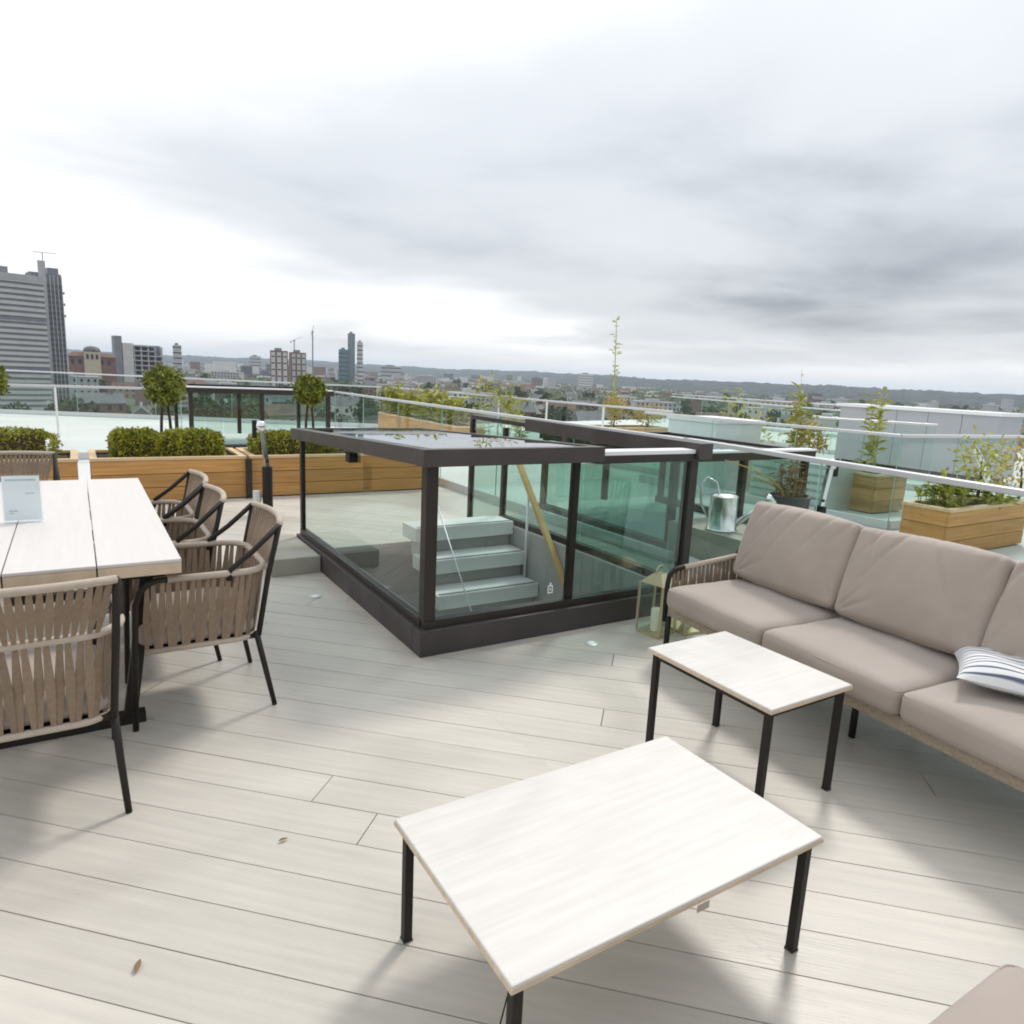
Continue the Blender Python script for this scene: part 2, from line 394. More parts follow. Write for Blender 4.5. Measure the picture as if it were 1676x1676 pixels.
# ================================================================== LOUNGE TABLES
def low_table(name, label, x0, x1, y0, y1, h, tagpos=None):
    t = thing(name, label, 'table', ((x0+x1)/2, (y0+y1)/2, 0))
    a, b = (x1-x0)/2, (y1-y0)/2; th = 0.020
    top = B(-a, a, -b, b, h-th, h).build('table_top', 'table_white', t, bevel=0.004)
    rim = MB()
    for q in ((-a-.0015,a+.0015,-b-.0015,-b+.003),(-a-.0015,a+.0015,b-.003,b+.0015),(-a-.0015,-a+.003,-b+.004,b-.004),(a-.003,a+.0015,-b+.004,b-.004)):
        rim.box(q[0],q[1],q[2],q[3],h-th+.001,h-.007)
    rim.build('edge_banding', 'table_edge', top)
    li = 0.016; lw = 0.0125
    for sx in (-1, 1):
        for sy in (-1, 1):
            cx, cy2 = sx*(a-li-lw), sy*(b-li-lw)
            lg = B(cx-lw, cx+lw, cy2-lw, cy2+lw, 0.006, h-th-.001).build('leg', 'frame_black', t, bevel=0.002)
            B(cx-lw-.001, cx+lw+.001, cy2-lw-.001, cy2+lw+.001, 0, 0.006).build('foot_pad', 'black_pot', lg)
    z1 = h-th-.002; z0 = z1-0.022; g = li+2*lw+.0005
    for sy in (-1, 1):
        cy2 = sy*(b-li-lw); B(-a+g, a-g, cy2-.009, cy2+.009, z0, z1).build('apron_rail', 'frame_black', t)
    for sx in (-1, 1):
        cx = sx*(a-li-lw); B(cx-.009, cx+.009, -b+g, b-g, z0, z1).build('apron_rail', 'frame_black', t)
    return t
ct = low_table('coffee_table', 'large low white rectangular coffee table with black square legs', 0.665, 1.655, 0.98, 1.585, 0.365)
B(0.02, 0.06, -0.3045, -0.3035, 0.322, 0.342).build('maker_plate', 'band', ct)
low_table('side_table', 'small white side table with black legs close in front of the sofa', 2.00, 2.47, 1.435, 2.065, 0.45)

# ================================================================== DINING TABLE
dt = thing('dining_table', 'long pale plank dining table with woven armchairs around it', 'table', (-0.12, 4.2, 0))
for i in range(3):
    x0 = -0.45 + i*0.302
    tpk = B(x0, x0+0.298, -1.13, 1.13, 0.736, 0.75).build('top_plank', 'dine_top', dt, bevel=0.003)
    B(x0+.001, x0+0.297, -1.129, 1.129, 0.69, 0.7355).build('plank_shaded_edge', 'table_edge', tpk)  # one wood with the top; the less lit edge is coloured tan
for sy in (-1, 1):
    B(-0.40, 0.40, sy*0.97-0.03, sy*0.97+0.03, 0.645, 0.689).build('cross_beam', 'frame_black', dt)
    for sx in (-1, 1):
        m_ = MB().bar((sx*0.24, sy*0.97, 0.02), (sx*0.33, sy*0.97, 0.644), 0.05, 0.05, (0,1,0))
        m_.build('leg', 'frame_black', dt)
    B(-0.30, 0.30, sy*0.97-0.028, sy*0.97+0.028, 0.0, 0.045).build('foot_bar', 'frame_black', dt)
B(-0.03, 0.03, -0.94, 0.94, 0.62, 0.66).build('spine_beam', 'frame_black', dt)
# menu holder
ms = thing('menu_holder', 'clear acrylic menu holder with a pale printed card on the dining table', 'menu holder', (-0.245, 4.03, 0.751), R(-4))
B(-0.075, 0.075, -0.045, 0.045, 0, 0.004).build('base', 'acrylic', ms)
B(-0.08, 0.08, 0.006, 0.009, 0.004, 0.225).build('acrylic_sheet', 'acrylic', ms)
B(-0.08, 0.08, -0.009, -0.006, 0.004, 0.225).build('acrylic_sheet', 'acrylic', ms)
cd = B(-0.075, 0.075, -0.001, 0.001, 0.008, 0.221).build('card', 'paper', ms)
for (x0, x1, z0, z1) in ((-0.06,0.06,0.198,0.206),(0.015,0.05,0.135,0.140),(-0.055,-0.02,0.05,0.056),(-0.055,-0.035,0.04,0.044)):
    B(x0, x1, -0.0022, -0.0014, z0, z1).build('printed_line', 'print', cd)

# ================================================================== WOVEN DINING CHAIRS
def u_path(hx, yf, yr, r, n=60):
    pts = [Vector((hx, yf, 0)), Vector((hx, yr+r, 0))]
    for i in range(1, 9):
        a = i/8*math.pi/2; pts.append(Vector((hx-r+r*math.cos(a), yr+r-r*math.sin(a), 0)))
    pts += [Vector((-p.x, p.y, 0)) for p in reversed(pts)]
    return pts
def sample(pts, f):
    d = [0]
    for a, b in zip(pts, pts[1:]): d.append(d[-1] + (b-a).length)
    t = max(0, min(1, f))*d[-1]
    for i in range(len(pts)-1):
        if t <= d[i+1] + 1e-9:
            q = (t-d[i])/max(1e-9, d[i+1]-d[i]); return pts[i].lerp(pts[i+1], q), (pts[i+1]-pts[i]).normalized()
    return pts[-1], (pts[-1]-pts[-2]).normalized()
def strap_obj(a, b, tang, w, parent, bulge=0.0, m='strap'):
    """flat cord from a to b, slightly bowed outwards and narrowing in the middle as it twists"""
    a = Vector(a); b = Vector(b); t = Vector(tang).normalized(); ax = (b-a).normalized(); n = ax.cross(t).normalized()
    mb = MB(); vs_ = []
    for q, ww in ((0, 0.62), (0.5, 1.22), (1, 0.58)):
        c = a.lerp(b, q) + n*bulge*math.sin(math.pi*q)
        for s1, s2 in ((-1,-1),(1,-1),(1,1),(-1,1)): vs_.append(c + t*s1*w*ww/2 + n*s2*0.0028)
    fs = []
    for i in range(2):
        for j in range(4): fs.append((i*4+j, i*4+(j+1)%4, i*4+4+(j+1)%4, i*4+4+j))
    fs += [(3,2,1,0), (8,9,10,11)]
    return mb.add(vs_, fs).build('strap', m, parent)
def make_chair(label):
    t = thing('dining_chair', label, 'chair', group='woven dining armchairs')
    ZA, ZB, ZT = 0.655, 0.335, 0.85
    top = u_path(0.285, 0.14, -0.27, 0.13); bot = u_path(0.245, 0.235, -0.225, 0.10)
    full = u_path(0.285, 0.235, -0.27, 0.13)
    for s in (-1, 1):
        MB().tube([(s*0.262,0.285,0),(s*0.268,0.272,0.35),(s*0.282,0.262,0.56),(s*0.285,0.245,0.61),(s*0.285,0.215,0.642),(s*0.285,0.175,0.655),(s*0.285,0.138,ZA)], 0.0125, 8).build('front_leg', 'frame_black', t, True)
        MB().tube([(s*0.245,-0.215,0.36),(s*0.255,-0.25,0.18),(s*0.268,-0.285,0)], [0.0135,0.0125,0.011], 8).build('rear_leg', 'frame_black', t, True)
        MB().tube([(s*0.245,-0.225,0.34),(s*0.262,-0.268,0.62),(s*0.272,-0.318,ZT)], 0.0125, 8).build('back_upright', 'frame_black', t, True)
        MB().tube([(s*0.287,-0.10,ZA-0.03),(s*0.287,-0.108,ZA+0.018),(s*0.280,-0.20,0.742),(s*0.272,-0.318,ZT)], 0.0125, 8).build('brace', 'frame_black', t, True)
    B(-0.235, 0.235, -0.215, 0.225, 0.325, 0.345).build('seat_frame', 'frame_black', t)
    sh = MB().tube([p+Vector((0,0,ZA)) for p in top], 0.015, 8).build('arm_band', 'band', t, True)
    lo = MB().tube([p+Vector((0,0,ZB)) for p in bot], 0.013, 8).build('seat_band', 'band', t, True)
    n = 50
    for i in range(n):
        f = (i+0.5)/n; off = 0.010 if i % 2 else -0.010
        a, ta = sample(full, f); b, tb = sample(bot, f+off*0.4); a2, _ = sample(full, f-off*0.25)
        za = ZA if a.y < 0.14 else ZA - 0.03*((a.y-0.14)/0.095)
        strap_obj(a2+Vector((0,0,za)), b+Vector((0,0,ZB)), ta, 0.0245, sh, bulge=0.004 if i%2 else -0.003)
    tr = []
    for i in range(9):
        q = -1 + i/4; tr.append(Vector((q*0.272, -0.318-0.045*(1-q*q), ZT+0.004*(1-q*q))))
    tb_ = MB().tube(tr, 0.0145, 8).build('top_band', 'band', t, True)
    for i in range(20):
        q = -0.94 + 1.88*i/19
        a = Vector((q*0.272, -0.318-0.045*(1-q*q), ZT)); b = Vector((q*0.225, -0.272-0.010*(1-q*q), ZA+0.01+0.0))
        strap_obj(a, b, (1, 0.09*q*2, 0), 0.0225, tb_, bulge=0.002)
    c = cushion('seat_cushion', 0.475, 0.47, 0.10, 'seatpad', t, rad=0.04, puff=0.025, n=10); c.location = (0, 0.02, 0.346)
    return t
chair = make_chair('woven taupe armchair at the end of the dining table, its back to the tables')
chair.location = (-0.20, 2.81, 0); chair.rotation_euler = (0, 0, R(1))
chair['label'] = 'woven armchair at the dining table head farther from the hedges, back turned to open deck'
for loc, rz, lab in (((0.42, 3.395, 0), 90, 'woven armchair on the long side of the dining table beside the glass hatch corner'),
                     ((0.285, 4.02, 0), 90, 'woven armchair between two others along the side of the dining table'),
                     ((0.285, 4.61, 0), 90, 'woven armchair on the long table side, end of its row towards the hedges'),
                     ((-0.42, 5.64, 0), 180, 'woven armchair at the dining table head next to the wooden planters')):
    c = copy_tree(chair); c.location = loc; c.rotation_euler = (0, 0, R(rz)); c['label'] = lab

# ================================================================== SOFA
def lounge(name, label, cat, loc, rz, nseat, pitch, seed):
    t = thing(name, label, cat, loc, rz)
    Lg = nseat*pitch + 0.10; D = 0.80
    # local x along the seat, y towards the back
    for x in ([0.03, Lg/2, Lg-0.03] if nseat > 1 else [0.03, Lg-0.03]):
        for y in ((0.26, 0.72) if 0.1 < x < Lg-0.1 else (0.05, 0.72)):
            MB().tube([(x, y, 0), (x, y, 0.236)], 0.016, 10).build('leg', 'frame_black', t, True)
    for a, b, nm in (((0.0,0.075),(Lg,0.075),'front_rail'),((0.0,0.74),(Lg,0.74),'rear_rail')):
        B(a[0], b[0], a[1]-0.018, a[1]+0.018, 0.235, 0.30).build(nm, 'weave', t, bevel=0.012)
    for x in (0.0, Lg):
        B(x-0.018, x+0.018, 0.095, 0.72, 0.235, 0.30).build('side_rail', 'weave', t, bevel=0.012)
    B(0.02, Lg-0.02, 0.095, 0.72, 0.28, 0.3).build('seat_base', 'frame_black', t)
    for s, x in ((-1, -0.005), (1, Lg+0.005)):
        MB().tube([(x,0.05,0.20),(x,0.05,0.42),(x,0.058,0.47),(x,0.085,0.502),(x,0.13,0.512),(x,0.16,0.512)], 0.014, 8).build('arm_tube', 'frame_black', t, True)
        ab = MB().tube([(x,0.16,0.512),(x,0.40,0.535),(x,0.66,0.56),(x,0.76,0.568)], 0.017, 8).build('arm_band', 'band', t, True)
        MB().tube([(x,0.56,0.52),(x,0.565,0.565),(x,0.66,0.68),(x,0.80,0.80)], 0.014, 8).build('brace', 'frame_black', t, True)
        MB().tube([(x,0.74,0.20),(x,0.77,0.55),(x,0.80,0.80)], 0.014, 8).build('back_upright', 'frame_black', t, True)
        for i in range(22):
            y = 0.09 + i*0.031
            zt = 0.505 + (y-0.1)*0.09 if y > 0.1 else 0.495
            strap_obj((x, y, zt), (x, y+0.004*(-1)**i, 0.28), (0, 1, 0), 0.022, ab, 0.003)
    MB().tube([(0,0.80,0.80),(Lg,0.80,0.80)], 0.016, 8).build('back_band', 'band', t, True)
    bk = MB().bar((0.02, 0.735, 0.29), (0.02, 0.79, 0.79), 0.01, 0.01)
    nst = int(Lg/0.045)
    bkb = B(0.02, Lg-0.02, 0.745, 0.757, 0.286, 0.30).build('back_rail', 'frame_black', t)
    for i in range(nst):
        x = 0.04 + (Lg-0.08)*i/(nst-1)
        strap_obj((x, 0.80, 0.79), (x, 0.752, 0.30), (1, 0, 0), 0.03, bkb)
    rgs = random.Random(seed)
    for i in range(nseat):
        cx = 0.05 + pitch*(i+0.5)
        c = cushion('seat_cushion', pitch-0.004, 0.70, 0.125, 'cushion', t, rad=0.042, puff=0.022, seed=seed+i, n=22)
        c.location = (cx, 0.335, 0.306); c.rotation_euler = (0, 0, R(rgs.uniform(-0.5, 0.5)))
        cb_ = cushion('back_cushion', pitch-0.012, 0.45, 0.13, 'cushion', t, rad=0.03, puff=0.055, wrinkle=0.015, seed=seed+10+i, n=64)
        cb_.location = (cx, 0.648, 0.65); cb_.rotation_euler = (R(72+rgs.uniform(-1.5,1.5)), R(rgs.uniform(-1.5,1.5)), R(rgs.uniform(-1.2,1.2)))
        for cu, hx_, hy_, zz_, rd in ((c, (pitch-.004)/2-.008, .342, .108, .03),):
            lp = []
            for qx, qy, a0 in ((1,1,0),(-1,1,90),(-1,-1,180),(1,-1,270)):
                for st in range(5):
                    an = R(a0+st*22.5); lp.append((qx*(hx_-rd)+rd*math.cos(an), qy*(hy_-rd)+rd*math.sin(an), zz_))
            MB().tube(lp+[lp[0]], .0035, 6, False).build('piping', 'cushion', cu, True)
    return t
sofa = lounge('sofa', 'long taupe cushioned sofa with woven arms along the glass balustrade', 'sofa', (2.77, 2.80, 0), R(-94.9), 3, 0.705, 3)
lounge('lounge_armchair', 'taupe lounge armchair, corner of its seat facing the coffee table', 'armchair', (1.63, 0.49, 0), R(180), 1, 0.70, 40)
# striped throw pillow
pm = bpy.data.materials.new('striped'); pm.use_nodes = True; t_ = pm.node_tree; b_ = t_.nodes['Principled BSDF']; b_.inputs['Roughness'].default_value = 0.9
co = t_.nodes.new('ShaderNodeTexCoord'); wv = t_.nodes.new('ShaderNodeTexWave'); wv.bands_direction = 'Y'
wv.inputs['Scale'].default_value = 9; wv.inputs['Distortion'].default_value = 0.25; wv.inputs['Detail'].default_value = 2
t_.links.new(co.outputs['Object'], wv.inputs['Vector']); rp = t_.nodes.new('ShaderNodeValToRGB')
rp.color_ramp.elements[0].position = 0.10; rp.color_ramp.elements[0].color = (0.10, 0.12, 0.16, 1)
rp.color_ramp.elements[1].position = 0.26; rp.color_ramp.elements[1].color = (0.66, 0.66, 0.66, 1)
t_.links.new(wv.outputs['Fac'], rp.inputs[0]); t_.links.new(rp.outputs[0], b_.inputs['Base Color']); MATS['striped'] = pm
tp = thing('throw_pillow', 'white throw pillow with thin dark stripes lying on the sofa seat', 'pillow', (3.08, 1.08, 0.452), R(-62))
pb = MB(); n = 40; hx_, hy_ = 0.27, 0.235
for sgn in (1, -1):
    o_ = len(pb.v)
    for j in range(n+1):
        for i in range(n+1):
            x, y = -1+2*i/n, -1+2*j/n
            dome = max(0, (1-x**4)*(1-y**4))**0.5; pin = 1-0.07*(1-(x*y)**2)*(abs(x)**6+abs(y)**6)
            wr = 0.004*math.sin(x*7+y*3+sgn)*dome + 0.003*math.sin(y*13-x*5)*dome
            pb.v.append((x*hx_*pin, y*hy_*pin, 0.035+sgn*((0.075 if sgn > 0 else 0.033)*dome)+(wr if sgn > 0 else 0)))
    for j in range(n):
        for i in range(n):
            q = o_+j*(n+1)+i; f = (q, q+1, q+n+2, q+n+1); pb.f.append(f if sgn > 0 else f[::-1])
pl = pb.build('cover', 'striped', tp, True); pl.rotation_euler = (R(-5), R(2), 0)

# ================================================================== LANTERN BY THE SOFA
def lantern(label, loc, w, h, rz):
    t = thing('lantern', label, 'lantern', loc, rz); a = w/2
    B(-a, a, -a, a, 0, 0.018).build('base_plate', 'brass', t)
    for sx in (-1, 1):
        for sy in (-1, 1):
            B(sx*a-.006, sx*a+.006, sy*a-.006, sy*a+.006, 0.0185, h).build('corner_bar', 'brass', t)
    for sx in (-1, 1):
        B(sx*(a-.004)-.0015, sx*(a-.004)+.0015, -a+.008, a-.008, 0.02, h-.014).build('glass_pane', 'glass', t)
        B(-a+.008, a-.008, sx*(a-.004)-.0015, sx*(a-.004)+.0015, 0.02, h-.014).build('glass_pane', 'glass', t)
    MB().add([(-a,-a,h),(a,-a,h),(a,a,h),(-a,a,h),(-a*.3,-a*.3,h+.06),(a*.3,-a*.3,h+.06),(a*.3,a*.3,h+.06),(-a*.3,a*.3,h+.06)],
             [(0,1,5,4),(1,2,6,5),(2,3,7,6),(3,0,4,7),(4,5,6,7),(3,2,1,0)]).build('lid', 'brass', t)
    MB().tube([(0.045*math.cos(q), 0, h+.06+0.05*math.sin(q)) for q in [i*math.pi/8 for i in range(9)]], 0.004, 6).build('ring_handle', 'brass', t, True)
    MB().lathe([(0.035, 0.019), (0.035, 0.019+h*0.42), (0.004, 0.019+h*0.42)], 14).build('candle', 'wax', t, 'auto')
    return t
lantern('tall brass and glass lantern with a candle beside the sofa arm', (3.03, 3.08, 0), 0.17, 0.33, R(12))
lantern('lower brass and glass lantern tucked behind the sofa end', (3.27, 3.05, 0), 0.22, 0.26, R(-6))

# ================================================================== GLAZED STAIR HATCH
hatch = thing('stair_hatch', 'dark framed glass stair hatch with white treads on the deck', 'stair hatch', (HX0, HY0, 0))
W_, D_ = HX1-HX0, HY1-HY0; PH = 0.15
for q in ((0,W_,0,0.11),(0,0.11,0.1105,D_),(W_-0.11,W_,0.1105,D_)):
    B(q[0],q[1],q[2],q[3],0.0,PH).build('plinth', 'fascia', hatch, bevel=0.004)
# low sill track above the plinth
for q in ((0.035,W_-0.035,0.03,0.085),(0.03,0.085,0.0855,D_-0.01),(W_-0.085,W_-0.03,0.0855,D_-0.01)):
    B(q[0],q[1],q[2],q[3],PH+.0005,PH+0.045).build('sill_track', 'frame_brown', hatch)
ZS = PH+0.045
def roofz(y): return 1.155 - 0.045*y           # left roof leaf falls towards the back
def post(x, y, z1, w=0.07, d=0.07): return B(x-w/2, x+w/2, y-d/2, y+d/2, ZS+.0005, z1).build('corner_post', 'frame_brown', hatch, bevel=0.003)
post(0.065, 0.065, 1.055); post(W_-0.065, 0.065, 1.08); post(0.05, D_-0.03, 0.94, 0.035, 0.05); post(W_-0.055, D_-0.03, 1.05, 0.05, 0.05)
B(1.01, 1.05, 0.04, 0.085, ZS+.0005, 1.06).build('mullion', 'frame_black', hatch)
# panes
def pane(name, x0,x1,y0,y1,z0,z1, m='glass', edge=True): return B(x0,x1,y0,y1,z0,z1).build(name, m, hatch)
pane('front_pane', 0.103, 1.008, 0.052, 0.062, ZS, 1.058, 'glass')
pane('front_pane', 1.052, W_-0.102, 0.052, 0.062, ZS, 1.045, 'glass_green')
# left pane follows the falling roof
MB().add([(0.05,0.102,ZS),(0.06,0.102,ZS),(0.06,D_-0.058,ZS),(0.05,D_-0.058,ZS),
          (0.05,0.102,1.058),(0.06,0.102,1.058),(0.06,D_-0.058,0.945),(0.05,D_-0.058,0.945)],
         [(0,3,2,1),(4,5,6,7),(0,1,5,4),(1,2,6,5),(2,3,7,6),(3,0,4,7)]).build('side_pane', 'glass_coated', hatch)
for y0, y1 in ((0.102, 1.24), (1.262, D_-0.06)):
    pane('side_pane', W_-0.062, W_-0.050, y0, y1, ZS, 1.055, 'glass_green')
# roof leaf: fascias and glass
def sloped(name, x0, x1, y0, y1, dz0, dz1, m):
    return MB().add([(x0,y0,roofz(y0)+dz0),(x1,y0,roofz(y0)+dz0),(x1,y1,roofz(y1)+dz0),(x0,y1,roofz(y1)+dz0),
                     (x0,y0,roofz(y0)+dz1),(x1,y0,roofz(y0)+dz1),(x1,y1,roofz(y1)+dz1),(x0,y1,roofz(y1)+dz1)],
              [(0,3,2,1),(4,5,6,7),(0,1,5,4),(1,2,6,5),(2,3,7,6),(3,0,4,7)]).build(name, m, hatch, bevel=0.002)
LX1 = 1.15
sloped('front_fascia', -0.03, LX1, -0.06, 0.03, -0.092, 0.0, 'fascia')
sloped('side_fascia', -0.03, 0.055, 0.0305, D_+0.02, -0.088, 0.0, 'fascia')
sloped('roof_rail', LX1-0.05, LX1, 0.0305, D_+0.02, -0.06, 0.002, 'fascia')
sloped('roof_rail', 0.056, LX1-0.051, D_-0.06, D_+0.02, -0.06, 0.002, 'fascia')
sloped('roof_glass', 0.056, LX1-0.051, 0.031, D_-0.061, -0.022, -0.004, 'glass_roof')
# open half: slim head rail, rail top coloured pale for the sky reflected in it, thick side beam
B(LX1+.001, W_-0.03, 0.0, 0.075, 1.046, 1.095).build('head_rail', 'frame_brown', hatch, bevel=0.002)
B(LX1+.001, W_-0.10, 0.0, 0.12, 1.0955, 1.122).build('roof_runner', 'alu_pale', hatch, bevel=0.002)
B(W_-0.095, W_+0.03, -0.03, 2.13, 1.056, 1.165).build('side_beam', 'fascia', hatch, bevel=0.003)
# guard beside the stair mouth
B(W_-0.075, W_-0.035, 2.131, 3.20, 1.085, 1.125).build('guard_rail', 'frame_brown', hatch)
B(W_-0.062, W_-0.050, D_+0.001, 3.17, 0.05, 1.084).build('guard_pane', 'glass_green', hatch)
B(W_-0.08, W_-0.03, 3.171, 3.215, 0.0, 1.084).build('guard_post', 'frame_brown', hatch)
# hardware on the side pane
B(0.02, 0.10, 1.25, 1.33, 0.92, 0.985).build('roller_bracket', 'frame_black', hatch)
# stair: chunky pale treads climbing away, walls of the shaft
TW0, TW1 = 0.93, W_-0.14
for i in range(7):
    zt = 0.20 - 0.237*i; yf = 2.17 - 0.238*i
    if i > 0 and yf < 0.16: break
    td = B(TW0, TW1, yf, yf+0.30, zt-0.125, zt).build('tread', 'tread', hatch, bevel=0.006)
    B(TW0+.02, TW1-.02, yf+.012, yf+.05, zt+.0003, zt+.003).build('nosing_strip', 'ledge', td)
    B(TW0, TW1, yf+.07, yf+.09, zt-.24, zt-.126).build('riser', 'stairwall', td)
for nm, q in (('shaft_wall',(0.0,0.06,0.0605,D_-0.04)),('shaft_wall',(W_-0.06,W_,0.0605,D_-0.04)),('shaft_wall',(0.0,W_,0.0,0.06)),('shaft_wall',(0.0,W_,D_-0.04,D_))):
    B(q[0]+.012,q[1]-.012,q[2]+.012,q[3]-.005,-2.7,-0.001).build(nm, 'stairwall', hatch)
B(0.02, W_-0.02, 0.02, D_-0.01, -2.75, -2.7).build('shaft_floor', 'stairwall', hatch)
for x in (0.112, W_-0.132):
    B(x, x+0.02, 0.112, D_-0.02, -0.6, PH-0.002).build('upstand_lining', 'stairwall', hatch)
MB().bar((W_-0.165, 2.10, 0.78), (W_-0.165, 0.75, -0.75), 0.055, 0.04).build('handrail', 'oak', hatch, bevel=0.008)
for yq in (1.9, 1.25):
    zq = 0.78 - (2.10-yq)*1.133
    MB().tube([(W_-0.165, yq, zq-0.02),(W_-0.165, yq, -1.0)], 0.012, 8).build('baluster', 'alu', hatch, True)
B(0.132, 0.60, 0.112, D_-0.02, -0.75, -0.55).build('inner_ledge', 'ledge', hatch)
MB().tube([(1.05, 2.25, 0.70),(1.05, 0.75, -0.95)], 0.006, 6).build('stair_cable', 'alu', hatch, True)
# small white symbol at the pane's corner
sm = MB(); xx, zz = 0.885, 0.275
for q in ((-.018,-.013,-.022,.016),(.013,.018,-.022,.016),(-.018,.018,-.027,-.022),(-.018,.018,.016,.021),(-.006,-.002,.021,.034),(.002,.006,.021,.034),(-.006,.006,.034,.038),(-.004,.004,-.008,.004)):
    sm.box(xx+q[0], xx+q[1], 0.0495, 0.0512, zz+q[2], zz+q[3])
sm.build('sticker', 'paper', hatch)
# stone step block against the hatch's side
tag(B(1.16, 1.527, 5.17, 5.95, 0, 0.13).build('step_block', 'stone', bevel=0.006), 'low grey stone step block against the side of the stair hatch', 'step')
# flush deck lights
for i, (x, y) in enumerate(((1.32, 4.60), (2.54, 3.10), (0.62, 6.3))):
    t = thing('deck_light', ('small round white deck light beside the long side of the hatch', 'small round white deck light in front of the hatch by the lanterns', 'small round white deck light between dining chairs and planters')[i], 'deck light', (x, y, 0.0015))
    MB().lathe([(0.04,0),(0.04,0.004),(0.034,0.006),(0.028,0.006)], 24).build('bezel', 'alu', t, 'auto')
    MB().lathe([(0.027,0.0062),(0.02,0.0075),(0.001,0.0078)], 20).build('lens', 'led', t, True)
# fallen leaves
def leaf(label, loc, rz, s):
    mb = MB(); n = 9; vs_ = []; fs = []
    for i in range(n):
        q = i/(n-1); w = math.sin(math.pi*q**0.8)*0.34*s; z = 0.004+0.02*s*8*(q-0.5)**2*0.3
        vs_ += [(s*(q-.5), -w*.5, z+.25*w), (s*(q-.5), 0, z), (s*(q-.5), w*.5, z+.35*w)]
    for i in range(n-1):
        a = i*3; fs += [(a,a+1,a+4,a+3),(a+1,a+2,a+5,a+4)]
    o = mb.add(vs_, fs).build('dry_leaf', 'dry', None, True); o.location = loc; o.rotation_euler = (0,0,rz); return tag(o, label, 'leaf')
leaf('small dark dry leaf on the planks by the dining chairs', (0.50, 2.13, 0.002), R(5), 0.035)
leaf('curled tan dry leaf on the open planks in front of the woven chair', (0.05, 1.80, 0.002), R(70), 0.045)

# ================================================================== BALUSTRADES
def balustrade(label, pts, h=1.10, zb=0.0, panel=1.3, m='glass', rail='alu', rw=0.055, rh=0.035, group=None, posts=False):
    t = thing('glass_balustrade', label, 'balustrade', (pts[0][0], pts[0][1], zb), group=group)
    o = Vector((pts[0][0], pts[0][1], 0))
    for a, b in zip(pts, pts[1:]):
        a = Vector((*a, 0)) - o; b = Vector((*b, 0)) - o; ln = (b-a).length; d = (b-a).normalized()
        MB().bar(a+Vector((0,0,h-rh/2)), b+Vector((0,0,h-rh/2)), rw, rh).build('handrail', rail, t, bevel=0.005)
        MB().bar(a+Vector((0,0,0.05)), b+Vector((0,0,0.05)), 0.06, 0.10).build('base_channel', 'alu', t)
        n = max(1, round(ln/panel))
        for i in range(n):
            p = a + d*(ln*i/n + 0.008); q = a + d*(ln*(i+1)/n - 0.008)
            g = MB().bar(p+Vector((0,0,(h-rh+0.1)/2)), q+Vector((0,0,(h-rh+0.1)/2)), 0.014, h-rh-0.102).build('glass_panel', m, t)
            e_ = q + d*0.0015
            MB().bar(e_+Vector((0,0,0.102)), e_+Vector((0,0,h-rh-0.002)), 0.013, 0.003).build('panel_edge', 'glass_edge', g)
            if posts and i:
                pp = a + d*(ln*i/n); MB().bar(pp+Vector((0,0,0.1)), pp+Vector((0,0,h-rh)), 0.03, 0.03).build('post', 'alu_pale', t)
    return t
balustrade('glass balustrade with pale metal rail running behind the sofa', [(3.78,-1.2),(4.405,4.28)], 1.10, panel=1.5, m='glass_pale_green')
balustrade('glass balustrade continuing past the rear of the stair hatch towards the far roof', [(4.36,4.32),(4.22,13.3)], 1.10, panel=1.5)
balustrade('low glass screen with white posts beyond the hedges, meeting the second hatch', [(-7,12.2),(1.45,12.5)], 1.10, panel=1.6, posts=True)
balustrade('far glass balustrade along the roof edge above the city', [(-12,27.2),(6.94,18.0)], 1.10, panel=2.0, m='glass')
balustrade('glass balustrade between the far planters and the neighbouring roof', [(7.2,17.9),(8.45,8.65)], 1.10, panel=1.5, posts=True)
balustrade('glass balustrade corner around the neighbouring terrace', [(7.55,8.3),(7.95,4.48),(15,3.9)], 1.10, panel=1.2, m='glass_pale_green')
balustrade('outermost glass balustrade behind the golden reeds', [(17.9,18.4),(15.9,10.7),(17.6,7.6)], 1.10, panel=2.0)
balustrade('outer glass balustrade seen past the tall spike plant', [(22,22.6),(21.4,15.9),(24,9.5)], 1.10, panel=2.0)
balustrade('thin glass balustrade in front of the grey plant room', [(10.9,7.6),(11.8,6.1)], 1.10, panel=0.9)

# ================================================================== PLANTERS
def planter(label, x0, x1, y0, y1, h, group=None, n=3):
    t = thing('wooden_planter', label, 'planter', ((x0+x1)/2, (y0+y1)/2, 0), group=group)
    a, b = (x1-x0)/2, (y1-y0)/2; bh = (h-0.03)/n
    for i in range(n):
        z0 = 0.012 + i*bh; z1 = z0+bh-0.006
        B(-a, a, -b, -b+.025, z0, z1).build('board', 'cedar', t, bevel=0.003)
        B(-a, a, b-.025, b, z0, z1).build('board', 'cedar', t)
        B(-a, -a+.025, -b+.026, b-.026, z0, z1).build('board', 'cedar', t)
        B(a-.025, a, -b+.026, b-.026, z0, z1).build('board', 'cedar', t)
    for q in ((-a-.012,a+.012,-b-.012,-b+.06),(-a-.012,a+.012,b-.06,b+.012),(-a-.012,-a+.06,-b+.0605,b-.0605),(a-.06,a+.012,-b+.0605,b-.0605)):
        B(q[0],q[1],q[2],q[3],h-.02,h+.012).build('cap_board', 'cedar_cap', t, bevel=0.003)
    B(-a+.026, a-.026, -b+.026, b-.026, h-.09, h-.035).build('soil', 'soil', t)
    return t
planter('wooden planter with one box hedge behind the dining table end', -1.75, -0.02, 8.50, 9.35, 0.48)
planter('long wooden planter with two clipped hedges and a ball tree', 0.10, 1.64, 8.50, 9.35, 0.48)
